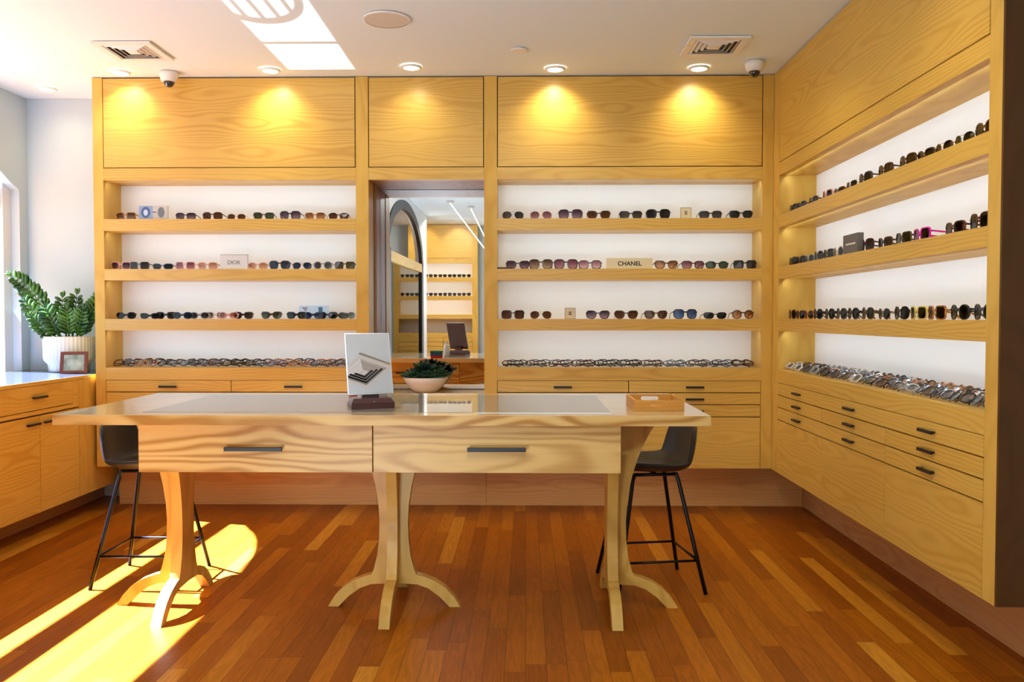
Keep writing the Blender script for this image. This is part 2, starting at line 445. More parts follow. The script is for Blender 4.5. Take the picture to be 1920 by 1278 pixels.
door['kind'] = 'structure'
bm = BM()
t = 0.13
box(bm, PX-0.03, PX+0.02, DY1-0.30, DY1-0.002, 0.001, DZ+0.05); box(bm, PX-0.03, PX+0.02, DY0+0.002, DY0+0.2, 0.001, DZ+0.02)
for y0, y1 in zip(da, da[1:]):
    c = (DY0+DY1)/2
    f = lambda y: (c+(y-c)*0.9, DZ + (darch(y)-DZ)*0.84)
    i0, i1 = f(y0), f(y1)
    prism(bm, [(y0, darch(y0)-0.002), (y1, darch(y1)-0.002), i1, i0], 'x', PX-0.03, PX+0.02)
part('door_frame', bm, M['handle'], door)
part('transom_bar', box(BM(), PX-0.03, PX+0.02, DY0+0.2, DY1-0.30, DZ-0.1, DZ+0.02), M['wood_y'], door)
part('door_glass', box(BM(), PX-0.012, PX-0.006, DY0+0.2, DY1-0.30, 0.002, DZ-0.1), M['pane'], door)

struct('light_blocker', box(BM(), 0.86, XWR-0.001, 1.0, 1.1, 0, zt), M['wall'])  # unseen wall added to shade the right cabinet's end and the floor there
struct('baseboard_back', box(BM(), -2.98, XL+0.02, BW-0.016, BW-0.001, 0.001, 0.105), M['trim'])

# ------------------------------------------------------------------ handles, drawers
def bar_handle(parent, c, length, axis, normal, th=0.013, stand=0.022):
    """bar pull: c centre on the face, axis 'x' or 'y', normal = outward direction vector"""
    bm = BM(); n = Vector(normal); c = Vector(c)
    u = Vector((1,0,0)) if axis == 'x' else Vector((0,1,0))
    def bx(p0, p1):
        lo = [min(a, b) for a, b in zip(p0, p1)]; hi = [max(a, b) for a, b in zip(p0, p1)]
        box(bm, lo[0], hi[0], lo[1], hi[1], lo[2], hi[2], 0.002)
    w = Vector((0,0,th/2))
    bx(c - u*length/2 + n*(stand-0.010) - w, c + u*length/2 + n*stand + w)
    for s in (-1, 1):
        q = c + u*s*(length/2-0.012)
        bx(q - u*0.005 + n*0.0005 - w*0.7, q + u*0.005 + n*(stand-0.009) + w*0.7)
    return part('handle', bm, M['handle'], parent)

G = 0.0028   # half shadow gap

# ------------------------------------------------------------------ back display cabinets
def back_bay(label, x0, x1, xs0, xs1, group='display cabinets'):
    """x0..x1 opening; xs0, xs1 outer edges of the two stiles"""
    e = 0.0006
    t = thing('display_cabinet', label, 'cabinet', ((x0+x1)/2, D, 0), group=group)
    part('stile', box(BM(), xs0+e, x0-e, D, TOE-0.001, ZB, ZT), M['wood_z'], t)
    part('stile', box(BM(), x1+e, xs1-e, D, TOE-0.001, ZB, ZT), M['wood_z'], t)
    part('top_panel', box(BM(), x0+2*G, x1-2*G, D, D+0.02, ZPB+2*G, ZT-0.006), M['wood_x'], t)
    part('carcass', box(BM(), x0, x1, D+0.024, BACK-0.012, ZRB+0.02, ZT-0.001), M['gap'], t)
    part('rail', box(BM(), x0, x1, D, BACK, ZRB, ZPB), M['wood_x'], t)
    part('back_panel', box(BM(), x0, x1, BACK, BACK+0.015, ZL-0.01, ZRB), M['backer'], t)
    for z0, z1 in SH:
        part('shelf', box(BM(), x0, x1, D, BACK-0.0005, z0, z1), M['wood_x'], t)
    part('ledge', box(BM(), x0, x1, D, BACK-0.0005, ZD1, ZL), M['wood_x'], t)
    part('carcass', box(BM(), x0, x1, D+0.024, BACK+0.015, ZB+0.001, ZD1-0.0005), M['gap'], t)
    xm = (x0+x1)/2
    for a, b in ((x0, xm), (xm, x1)):
        for z1, z0 in ((ZD1, ZD2), (ZD2, ZD3), (ZD3, ZD4)):
            d = part('drawer', box(BM(), a+G, b-G, D, D+0.021, z0+G, z1-G), M['wood_x'], t)
            bar_handle(d, ((a+b)/2, D, (z0+z1)/2-0.003), 0.116, 'x', (0,-1,0))
        part('door', box(BM(), a+G, b-G, D, D+0.021, ZB, ZD4-G), M['wood_x'], t)
    part('plinth', box(BM(), xs0+(0.02 if xs0 < -2 else e), xs1-e if xs1 < 1.5 else RT-0.0006, TOE, TOE+0.02, 0.0005, ZB+0.02), M['plinth'], t)
    part('underside', box(BM(), xs0+e, xs1-e, D+0.024, TOE, ZB, ZB+0.001), M['wood_x'], t)
    return t
cab_l = back_bay('tall ash display cabinet with lit shelves on the back wall left of the mirror', XPL, XPR, XL, XML)
cab_r = back_bay('tall ash display cabinet with lit shelves on the back wall right of the mirror', XRL, XRR, XMR, XR)

# mirror niche between the two
MY = 5.80
nt_ = thing('mirror_niche', 'ash paneled niche holding a tall mirror between the back display cabinets', 'mirror', ((XML+XMR)/2, D, 0))
part('top_panel', box(BM(), XML+2*G, XMR-2*G, D, D+0.02, ZPB+2*G, ZT-0.006), M['wood_x'], nt_)
part('carcass', box(BM(), XML+0.002, XMR-0.002, D+0.024, MY+0.03, ZRB+0.022, ZT-0.001), M['gap'], nt_)
part('rail', box(BM(), XML+0.0006, XMR-0.0006, D, D+0.05, ZRB, ZPB), M['wood_x'], nt_)
part('head', box(BM(), XML+0.0006, XMR-0.0006, D+0.0505, MY+0.03, ZRB, ZRB+0.02), M['jamb'], nt_)
part('jamb', box(BM(), XML+0.0006, XML+0.004, TOE, MY+0.03, 0.30, ZRB), M['jamb'], nt_)
part('jamb', box(BM(), XML+0.0006, XML+0.003, D+0.19, D+0.2, 0.781, ZRB), M['gap'], nt_)
part('jamb', box(BM(), XMR-0.004, XMR-0.0006, TOE, MY+0.03, 0.30, ZRB), M['jamb'], nt_)
part('sill', box(BM(), XML+0.0006, XMR-0.0006, D, MY-0.01, 0.74, 0.765), M['wood_x'], nt_)
part('carcass', box(BM(), XML+0.001, XMR-0.001, D+0.024, MY-0.012, ZB+0.001, 0.739), M['gap'], nt_)
part('door', box(BM(), XML+G, XMR-G, D, D+0.021, ZB, 0.737), M['wood_x'], nt_)
part('plinth', box(BM(), XML+0.001, XMR-0.001, TOE, TOE+0.02, 0.0005, ZB), M['plinth'], nt_)
bm = box(BM(), XML+0.005, XMR-0.005, MY, MY+0.008, 0.77, ZRB-0.003)
bmesh.ops.rotate(bm, verts=bm.verts[:], cent=(0, MY, 0.77), matrix=Matrix.Rotation(math.radians(0.2), 3, 'X'))
part('mirror_glass', bm, M['mirror'], nt_)

# ------------------------------------------------------------------ right wall cabinet
t = thing('display_cabinet', 'long ash display cabinet with lit shelves along the right wall', 'cabinet', (XR, 4.07, 0), group='display cabinets')
e = 0.0006
part('stile', box(BM(), XR, RT-0.001, RO, RN-e, ZB, ZT), M['wood_z'], t)
part('stile', box(BM(), XR+e, RT-0.001, RF+e, D-e, ZB, ZT), M['wood_z'], t)
part('side_panel', box(BM(), XR, XWR-0.002, RO-0.012, RO-e, ZB, ZT), wood('darkened_end_panel', (92, 58, 22), (74, 44, 14), 'z', grain=0.3, band=0), t)  # wood colour darkened to stand in for shade on this end
part('top_panel', box(BM(), XR, XR+0.02, RN+2*G, RF-2*G+0.0, ZPB+2*G, ZT-0.006), M['wood_y'], t)
part('carcass', box(BM(), XR+0.024, RB-0.012, RN, RF, ZRB+0.02, ZT-0.001), M['gap'], t)
part('rail', box(BM(), XR, RB, RN, RF, ZRB, ZPB), M['wood_y'], t)
part('back_panel', box(BM(), RB, RB+0.015, RN, RF, ZL-0.01, ZRB), M['backer'], t)
for z0, z1 in SH:
    part('shelf', box(BM(), XR, RB-0.0005, RN, RF, z0, z1), M['wood_y'], t)
part('ledge', box(BM(), XR, RB-0.0005, RN, RF, ZD1, ZL), M['wood_y'], t)
part('carcass', box(BM(), XR+0.024, RB+0.015, RN, RF, ZB+0.001, ZD1-0.0005), M['gap'], t)
ys = [RN, RN+(RF-RN)/3, RN+2*(RF-RN)/3, RF]
d = part('drawer', box(BM(), XR, XR+0.021, RN+G, RF-G, ZD2+G, ZD1-G), M['wood_y'], t)
for a, b in zip(ys, ys[1:]):
    bar_handle(d, (XR, (a+b)/2, (ZD2+ZD1)/2), 0.116, 'y', (-1,0,0))
    for z1, z0 in ((ZD2, ZD3), (ZD3, ZD4)):
        dd = part('drawer', box(BM(), XR, XR+0.021, a+G, b-G, z0+G, z1-G), M['wood_y'], t)
        bar_handle(dd, (XR, (a+b)/2, (z0+z1)/2), 0.116, 'y', (-1,0,0))
    part('door', box(BM(), XR, XR+0.021, a+G*0.7, b-G*0.7, ZB, ZD4-G), M['wood_y'], t)
part('plinth', box(BM(), RT, RT+0.02, RO-0.01, TOE-0.001, 0.0005, ZB), M['plinth_y'], t)
part('underside', box(BM(), XR, RT, RO, D-0.001, ZB-0.001, ZB-0.0001), M['wood_y'], t)

# ------------------------------------------------------------------ low cabinet under the window
CX = -2.80; CT = 0.896
t = thing('low_cabinet', 'low ash cabinet with white top below the left window', 'cabinet', (CX, 4.0, 0))
CY0, CY1 = 2.0, 5.41
part('carcass', box(BM(), XWL+0.002, CX-0.021, CY0, BW-0.018, 0.14, CT-0.026), M['gap'], t)
part('countertop', box(BM(), XWL+0.002, CX-0.002, CY0, BW-0.018, CT-0.0215, CT), M['stone'], t)
part('edge_band', box(BM(), CX-0.0018, CX, CY0, BW-0.018, CT-0.0215, CT-0.0005), M['wood_y'], t)
part('stile', box(BM(), CX-0.021, CX, 5.215+G, BW-0.018, 0.14, CT-0.0225), M['wood_z'], t)
YD = [2.0, 2.80, 3.60, 4.41, 5.148]
for a, b in zip(YD, YD[1:]):
    d = part('drawer', box(BM(), CX-0.02, CX, a+G, b-G, 0.731+G, 0.872), M['wood_y'], t)
    bar_handle(d, (CX, (a+b)/2, 0.805), 0.135, 'y', (1,0,0))
part('filler', box(BM(), CX-0.02, CX-0.0005, 5.148, 5.215, 0.706, 0.8735), M['wood_y'], t)
part('rail', box(BM(), CX-0.02, CX, CY0, 5.147, 0.706, 0.729), M['wood_y'], t)
YS = [2.03, 2.49, 2.95, 3.41, 3.87, 4.33, 4.79, 5.215]
for i, (a, b) in enumerate(zip(YS, YS[1:])):
    d = part('door', box(BM(), CX-0.02, CX, a+G, b-G, 0.14, 0.70-G), M['wood_y'], t)
    hy = (b-0.077) if i % 2 == 1 else (a+0.09)
    bar_handle(d, (CX, hy, 0.655), 0.125, 'y', (1,0,0))
part('plinth', box(BM(), -3.0, -2.985, CY0, BW-0.018, 0.0005, 0.139), M['plinth_y'], t)

# ------------------------------------------------------------------ table
TX0, TX1, TY0, TY1, TZ = -1.822, 0.704, 3.20, 4.14, 0.889
TC = (-0.56, 3.66)
tb = thing('display_table', 'long ash table with glass inlay and three splayed legs in front', 'table', (TC[0], TC[1], 0))
gx0, gx1, gy0, gy1 = -1.51, 0.333, 3.285, 4.03
bm = BM()
box(bm, TX0, TX1, TY0, TY1, TZ-0.04, TZ, 0.002)
part('table_top', bm, M['table_top'], tb)
# front edge strip keeps bold grain
part('edge_band', box(BM(), TX0+0.0005, TX1-0.0005, TY0-0.002, TY0-0.0002, TZ-0.0395, TZ-0.0012), M['table_x'], tb)
part('glass_inlay', box(BM(), gx0, gx1, gy0, gy1, TZ+0.0002, TZ+0.0012), M['glass_top'], tb)
bx0, bx1, by0, by1, bz0, bz1 = -1.515, 0.37, 3.25, 4.05, 0.659, 0.8485
part('drawer_box', box(BM(), bx0+0.002, bx1-0.0, by0+0.022, by1-0.022, bz0+0.001, bz1), M['table_x'], tb)
xm = -0.595
for ya, yb, nrm in ((by0, by0+0.021, (0,-1,0)), (by1-0.021, by1, (0,1,0))):
    for a, b in ((bx0, xm), (xm, bx1)):
        d = part('drawer', box(BM(), a+G*0.8, b-G*0.8, ya, yb, bz0, bz1-0.001, 0.0012), M['table_x'], tb)
        bar_handle(d, ((a+b)/2, ya if nrm[1] < 0 else yb, (bz0+bz1)/2), 0.226, 'x', nrm, th=0.016, stand=0.03)
def wing(bm, cx, cy, direction, top):
    """one blade of a pedestal leg: r outwards, z up"""
    prof = [(0.0, 0.105), (0.10, 0.100), (0.15, 0.082), (0.20, 0.046), (0.243, 0.0006), (0.290, 0.0006), (0.262, 0.045), (0.225, 0.085), (0.18, 0.115), (0.13, 0.134), (0.098, 0.142),
            (0.088, 0.165), (0.072, 0.23), (0.064, 0.30), (0.062, 0.38), (0.066, 0.45), (0.078, 0.53), (0.092, 0.59), (0.113, 0.655)]
    if top > 0.7:
        prof += [(0.140, 0.72), (0.170, 0.775), (0.200, 0.82), (0.224, 0.848)]
    prof += [(0.0, top)]
    h = 0.0225
    n = len(prof)
    dx, dy = direction; px, py = -dy, dx
    A = [bm.verts.new((cx+dx*r+px*h, cy+dy*r+py*h, z)) for r, z in prof]
    B = [bm.verts.new((cx+dx*r-px*h, cy+dy*r-py*h, z)) for r, z in prof]
    for tri in tessellate_polygon([[Vector((r, z, 0)) for r, z in prof]]):
        bm.faces.new([A[i] for i in tri]); bm.faces.new([B[i] for i in tri][::-1])
    for i in range(n):
        bm.faces.new((A[i], B[i], B[(i+1) % n], A[(i+1) % n]))
for cx, dirs in ((-1.507, ((-1,0),(0,-1),(0,1))), (-0.575, ((-1,0),(1,0),(0,-1),(0,1))), (0.372, ((1,0),(0,-1),(0,1)))):
    bm = BM()
    for dr in dirs:
        tall = (cx < -1 and dr == (-1,0)) or (cx > 0 and dr == (1,0))
        wing(bm, cx, 3.655, dr, 0.848 if tall else 0.6585)
    part('leg', bm, M['table_z'], tb)

# ------------------------------------------------------------------ stools
def stool(label, cx, cy, face, rz=0.0):
    t = thing('counter_stool', label, 'stool', (cx, cy, 0), rz + (0 if face > 0 else PI), 'black counter stools')
    # local: faces +x
    prof = [(0.215, 0.548), (0.20, 0.556), (0.12, 0.552), (0.0, 0.543), (-0.09, 0.542), (-0.14, 0.553), (-0.172, 0.583), (-0.190, 0.63), (-0.202, 0.69), (-0.213, 0.765)]
    bm = BM(); nu = 14; rows = []
    for i, (x, z) in enumerate(prof):
        s = i/(len(prof)-1)
        w = 0.205 if s < 0.55 else 0.205 - 0.035*((s-0.55)/0.45)**2
        if i == 0: w = 0.185
        row = []
        for j in range(nu+1):
            u = -1+2*j/nu
            lift = 0.045*abs(u)**3 if s < 0.5 else 0.045*abs(u)**3*(1-(s-0.5)*1.6)
            fwd = 0.0 if s < 0.4 else 0.05*abs(u)**2.5*min(1, (s-0.4)/0.3)
            topdrop = -0.028*abs(u)**6 if i == len(prof)-1 else 0
            row.append(bm.verts.new((x+fwd, u*w, z+lift*(1 if s < 0.6 else 0.4)+topdrop)))
        rows.append(row)
    for A, B in zip(rows, rows[1:]):
        for j in range(nu):
            bm.faces.new((A[j], A[j+1], B[j+1], B[j]))
    o = part('seat_shell', bm, M['shell'], t, smooth=True, world=False)
    sol = o.modifiers.new('thickness', 'SOLIDIFY'); sol.thickness = 0.02; sol.offset = -1
    sub = o.modifiers.new('round', 'SUBSURF'); sub.levels = 1; sub.render_levels = 2
    bm = BM()
    tops = {(1,1): (0.11, 0.10), (1,-1): (0.11, -0.10), (-1,1): (-0.10, 0.10), (-1,-1): (-0.10, -0.10)}
    feet = {(1,1): (0.205, 0.195), (1,-1): (0.205, -0.195), (-1,1): (-0.205, 0.195), (-1,-1): (-0.205, -0.195)}
    tube(bm, [(0.11, 0.10, 0.538), (-0.10, 0.10, 0.538)], 0.008); tube(bm, [(0.11, -0.10, 0.538), (-0.10, -0.10, 0.538)], 0.008)
    tube(bm, [(0.0, 0.10, 0.538), (0.0, -0.10, 0.538)], 0.008)
    part('seat_frame', bm, M['black'], t, smooth=True, world=False)
    ring = {}
    for k in tops:
        tx, ty = tops[k]; fx, fy = feet[k]
        f = lambda s: (tx+(fx-tx)*s, ty+(fy-ty)*s, 0.533*(1-s)+0.001*s)
        pts = [(tx*0.82, ty*0.95, 0.538), (tx*0.95, ty, 0.537)] + [f(s) for s in (0.04, 0.3, 0.6, 1.0)]
        part('leg', tube(BM(), pts, 0.0095, 10), M['black'], t, smooth=True, world=False)
        ring[k] = f(0.72)
    order = [(1,1), (1,-1), (-1,-1), (-1,1)]
    for a, b in zip(order, order[1:]+order[:1]):
        part('footrest', tube(BM(), [ring[a], ring[b]], 0.006, 8), M['black'], t, smooth=True, world=False)
    return t
stool('black bucket-seat counter stool tucked under the left end of the table', -1.815, 4.03, 1)
stool('black bucket-seat counter stool tucked under the right end of the table', 0.588, 3.98, -1, math.radians(9))

# ------------------------------------------------------------------ tray
t = thing('serving_tray', 'small bamboo tray with slot handles on the right end of the table', 'tray', (0.534, 3.50, TZ))
x0, x1, y0, y1, z0, z1 = 0.434, 0.634, 3.365, 3.64, TZ+0.0006, TZ+0.043
part('base', box(BM(), x0+0.009, x1-0.009, y0+0.009, y1-0.009, z0, z0+0.006), M['tray'], t)
part('side', box(BM(), x0, x0+0.009, y0, y1, z0, z1), M['tray'], t)
part('side', box(BM(), x1-0.009, x1, y0, y1, z0, z1), M['tray'], t)
def slotted(bm, xa, xb, ya, yb, za, zb, sx0, sx1, sz0, sz1):
    r = (sz1-sz0)/2; zc = (sz0+sz1)/2
    loop = []
    for k in range(9):
        a = PI/2 + PI*k/8; loop.append((sx0+r+r*math.cos(a), zc+r*math.sin(a)))
    for k in range(9):
        a = -PI/2 + PI*k/8; loop.append((sx1-r+r*math.cos(a), zc+r*math.sin(a)))
    outer = [(xa, zb), (xa, za), (xb, za), (xb, zb)]
    def V(p, y): return bm.verts.new((p[0], y, p[1]))
    for y in (ya, yb):
        L = [V(p, y) for p in loop]; O = [V(p, y) for p in outer]
        bm.faces.new([O[0]] + [O[1]] + L[8::-1][::-1][::-1] if False else [O[0], O[1]] + [L[i] for i in range(8, -1, -1)])
        bm.faces.new([O[1], O[2]] + [L[9], L[8]])
        bm.faces.new([O[2], O[3]] + [L[i] for i in range(17, 8, -1)])
        bm.faces.new([O[3], O[0]] + [L[0], L[17]])
    n = len(loop)
    a = [V(p, ya) for p in loop]; b = [V(p, yb) for p in loop]
    for i in range(n): bm.faces.new((a[i], b[i], b[(i+1) % n], a[(i+1) % n]))
    a = [V(p, ya) for p in outer]; b = [V(p, yb) for p in outer]
    for i in range(4): bm.faces.new((a[i], a[(i+1) % 4], b[(i+1) % 4], b[i]))
    bmesh.ops.remove_doubles(bm, verts=bm.verts[:], dist=1e-6)
    return bm
for ya, yb in ((y0, y0+0.009), (y1-0.009, y1)):
    part('end_panel', slotted(BM(), x0+0.009, x1-0.009, ya, yb, z0, z1, x0+0.062, x1-0.062, z1-0.026, z1-0.009), M['tray'], t)

# ------------------------------------------------------------------ counter mirror on the table
t = thing('counter_mirror', 'tilted rectangular countertop mirror on a dark wooden base, left of the succulent bowl', 'mirror', (-0.642, 3.468, TZ+0.0016), math.radians(21))
bm = BM()
prism(bm, [(-0.055, 0.0), (0.06, 0.0), (0.06, 0.018), (0.042, 0.042), (-0.04, 0.042), (-0.055, 0.024)], 'x', -0.088, 0.088)
for v in bm.verts:
    if v.co.z > 0.03: v.co.x *= 0.86
part('base', bm, M['mahogany'], t, world=False)
bm = BM(); lathe(bm, [(0.005, 0), (0.005, 0.0015)], seg=12); bmesh.ops.rotate(bm, verts=bm.verts[:], cent=(0,0,0), matrix=Matrix.Rotation(PI/2, 3, 'X'))
bmesh.ops.translate(bm, verts=bm.verts[:], vec=(0.005, -0.0505, 0.024))
part('emblem', bm, M['lightgrey'], t, world=False)
part('post', box(BM(), -0.035, 0.035, 0.005, 0.03, 0.0422, 0.072), M['mahogany'], t, world=False)
def tilted(bm):
    bmesh.ops.rotate(bm, verts=bm.verts[:], cent=(0,0,0), matrix=Matrix.Rotation(math.radians(-20), 3, 'X'))
    bmesh.ops.translate(bm, verts=bm.verts[:], vec=(0.0, -0.006, 0.055)); return bm
part('mirror_frame', tilted(box(BM(), -0.095, 0.095, 0.001, 0.009, 0, 0.268, 0.001)), M['silver'], t, world=False)
part('mirror_glass', tilted(box(BM(), -0.091, 0.091, -0.001, 0.0008, 0.004, 0.264)), M['mirror'], t, world=False)
part('backing', tilted(box(BM(), -0.094, 0.094, 0.0093, 0.013, 0.002, 0.266)), M['mahogany'], t, world=False)

# spray bottle and glasses cases behind the counter mirror (seen in the tall mirror)
t = thing('spray_bottle', 'white pump bottle standing behind the countertop mirror', 'bottle', (-0.735, 3.80, TZ+0.0016))
part('body', lathe(BM(), [(0.026, 0), (0.028, 0.004), (0.028, 0.095), (0.022, 0.108), (0.012, 0.112)], seg=24), M['bottle'], t, True, False)
part('pump', lathe(BM(), [(0.011, 0.1125), (0.011, 0.125), (0.005, 0.127), (0.005, 0.142)], seg=16), M['lightgrey'], t, True, False)
for i, (mk, cn) in enumerate((('red', 'red'), ('blue', 'blue'), ('green', 'green'))):
    o = part('glasses_case', box(BM(), -0.055, 0.055, -0.03, 0.03, 0, 0.021, 0.005), M[mk])
    o.location = (-0.80, 4.07, TZ+0.0006+i*0.0218); o.rotation_euler = (0, 0, (i-1)*0.08)
    tag(o, '%s glasses case %s stacked cases reflected in the tall mirror' % (cn, ('at the bottom of the', 'in the middle of the', 'on top of the')[i]), 'case', 'stacked glasses cases')

# ------------------------------------------------------------------ succulent bowl
bc = (-0.665, 5.565, 0.7656)
t = thing('succulent_bowl', 'dark green succulents in a pale shallow bowl in front of the tall mirror', 'plant', bc)
part('bowl', lathe(BM(), [(0.055, 0), (0.07, 0.004), (0.10, 0.028), (0.132, 0.065), (0.152, 0.102), (0.146, 0.104), (0.12, 0.07), (0.06, 0.04)], seg=48), M['bowl'], t, True, False)
part('soil', lathe(BM(), [(0.001, 0.08), (0.09, 0.084), (0.1305, 0.086), (0.1305, 0.078)], seg=32), M['soil'], t, True, False)
def rosette(bm, c, R, n, up):
    c = Vector(c)
    for ring in range(3):
        m = n - ring*2
        for k in range(m):
            a = 2*PI*(k+0.5*ring)/m + random.uniform(-.1, .1)
            el = math.radians(15 + ring*25 + random.uniform(-6, 6)) + up*0.1
            L = R*(1-0.18*ring)*random.uniform(.9, 1.1)
            d = Vector((math.cos(a)*math.cos(el), math.sin(a)*math.cos(el), math.sin(el)))
            s = Vector((-math.sin(a), math.cos(a), 0)); nn = d.cross(s)
            w = L*0.17; th = L*0.06
            p = [c + d*L*0.05, c + d*L*0.45, c + d*L*0.8, c + d*L]
            ws = [w*0.5, w, w*0.75]
            rows = [[bm.verts.new(p[i]+s*ws[i]), bm.verts.new(p[i]-nn*th), bm.verts.new(p[i]-s*ws[i]), bm.verts.new(p[i]+nn*th*1.5)] for i in range(3)]
            tip = bm.verts.new(p[3])
            for A, B in zip(rows, rows[1:]):
                for j in range(4): bm.faces.new((A[j], A[(j+1) % 4], B[(j+1) % 4], B[j]))
            for j in range(4): bm.faces.new((rows[-1][j], rows[-1][(j+1) % 4], tip))
            bm.faces.new(rows[0])
for c, R, n, u in (((0.02, -0.06, 0.10), 0.085, 13, 1), ((-0.085, -0.02, 0.10), 0.08, 12, 0), ((0.10, 0.0, 0.105), 0.085, 12, 1), ((-0.01, 0.05, 0.13), 0.10, 14, 3), ((-0.07, 0.06, 0.115), 0.08, 11, 1),
                   ((0.06, 0.07, 0.125), 0.085, 12, 2), ((-0.03, -0.09, 0.095), 0.05, 9, 0), ((0.085, -0.07, 0.095), 0.06, 10, 0), ((-0.115, 0.03, 0.10), 0.06, 10, 0)):
    bm = BM(); rosette(bm, c, R, n, u)
    part('rosette', bm, M['succ'], t, False, False)

# ------------------------------------------------------------------ zz plant on the low cabinet
pc = (-3.10, 5.66, CT+0.0006)
t = thing('potted_plant', 'leafy green plant in a ribbed white pot on the low cabinet', 'plant', pc)
part('pot', lathe(BM(), [(0.118, 0), (0.124, 0.004), (0.128, 0.05), (0.150, 0.075), (0.156, 0.09), (0.157, 0.236), (0.152, 0.240), (0.145, 0.236), (0.142, 0.20), (0.06, 0.18)], seg=160, rib=0.012, ribs=40), M['pot'], t, True, False)
part('soil', lathe(BM(), [(0.001, 0.222), (0.07, 0.224), (0.139, 0.214), (0.139, 0.205)], seg=32), M['soil'], t, True, False)
def frond(base, tip, bend, n, leaf):
    bm = BM(); b, tp = Vector(base), Vector(tip); mid = (b+tp)/2 + Vector(bend)
    P = lambda s: b*(1-s)**2 + mid*2*s*(1-s) + tp*s*s
    tube(bm, [P(i/10) for i in range(11)], [0.007-0.005*i/10 for i in range(11)], 6)
    for i in range(n):
        s = 0.25 + 0.75*i/(n-1)
        p = P(s); tg = (P(min(1, s+.02))-P(s-.02)).normalized()
        sd = tg.cross(Vector((0.25, -1, 0.35))).normalized()
        for sgn in (-1, 1):
            dirv = (tg*0.55 + sd*sgn*0.8 + Vector((0, -0.25, 0.05))).normalized()
            if i == n-1: dirv = (tg*1.0 + sd*sgn*0.25).normalized()
            L = 1.15*leaf*(0.75+0.5*math.sin(PI*min(1, s*1.05)))*random.uniform(.85, 1.1)
            side = dirv.cross(Vector((random.uniform(-.3, .3), -1, random.uniform(-.2, .5)))).normalized()
            nn = dirv.cross(side)
            ws = [0.02, 0.3, 0.42, 0.34, 0.14]; ts = [0, 0.25, 0.5, 0.78, 0.95]
            rows = []
            for tt, w in zip(ts, ws):
                q = p + dirv*L*tt
                rows.append([bm.verts.new(q+side*L*w*0.62+nn*L*0.05), bm.verts.new(q+nn*L*0.006), bm.verts.new(q-side*L*w*0.62+nn*L*0.05), bm.verts.new(q-nn*L*0.012)])
            tipv = bm.verts.new(p+dirv*L)
            for A, B in zip(rows, rows[1:]):
                for j in range(4): bm.faces.new((A[j], A[(j+1) % 4], B[(j+1) % 4], B[j]))
            for j in range(4): bm.faces.new((rows[-1][j], rows[-1][(j+1) % 4], tipv))
            bm.faces.new(rows[0])
    return part('frond', bm, M['leaf'], t, True, False)
for base, tip, bend, n, lf in (
    ((-0.05, 0.0, 0.2), (-0.36, -0.04, 0.645), (0.02, 0, 0.12), 13, 0.062),
    ((-0.04, -0.03, 0.2), (-0.24, -0.12, 0.50), (-0.05, 0, 0.02), 8, 0.05),
    ((-0.02, 0.02, 0.2), (-0.03, -0.02, 0.50), (-0.02, 0, 0), 9, 0.055),
    ((0.02, 0.0, 0.2), (0.09, -0.06, 0.52), (0.0, 0, 0), 9, 0.06),
    ((0.04, -0.02, 0.2), (0.285, -0.10, 0.53), (-0.02, 0, -0.03), 12, 0.058),
    ((0.05, 0.03, 0.2), (0.20, 0.02, 0.49), (-0.02, 0, 0), 9, 0.056),
    ((0.0, -0.05, 0.2), (-0.08, -0.14, 0.44), (-0.02, 0, 0), 8, 0.056),
    ((0.03, -0.05, 0.2), (0.06, -0.13, 0.43), (0.0, 0, 0), 8, 0.055),
    ((0.06, -0.03, 0.2), (0.17, -0.13, 0.42), (0.0, 0, 0), 8, 0.055),
    ((-0.06, 0.03, 0.2), (-0.14, 0.04, 0.42), (-0.02, 0, 0), 8, 0.05),
    ((-0.05, -0.05, 0.2), (-0.16, -0.15, 0.37), (-0.02, 0, 0), 7, 0.048)):
    frond(base, tip, bend, n, lf)

# photo frame
t = thing('photo_frame', 'small red-brown wooden photo frame leaning beside the potted plant', 'frame', (-2.955, 5.44, CT+0.0006), math.radians(16))
def tl(bm):
    bmesh.ops.rotate(bm, verts=bm.verts[:], cent=(0,0,0), matrix=Matrix.Rotation(math.radians(-16), 3, 'X')); return bm
w, h, f = 0.082, 0.148, 0.02
bm = BM()
box(bm, -w, w, 0, 0.012, 0.0035, f); box(bm, -w, w, 0, 0.012, h-f, h); box(bm, -w, -w+f, 0, 0.012, f, h-f); box(bm, w-f, w, 0, 0.012, f, h-f)
part('frame', tl(bm), M['redwood'], t, False, False)
part('picture', tl(box(BM(), -w+f, w-f, 0.005, 0.009, f, h-f)), M['photo'], t, False, False)
part('easel_leg', prism(BM(), [(0.046, 0.10), (0.052, 0.10), (0.084, 0.001), (0.077, 0.001)], 'x', -0.015, 0.015), M['redwood'], t, False, False)

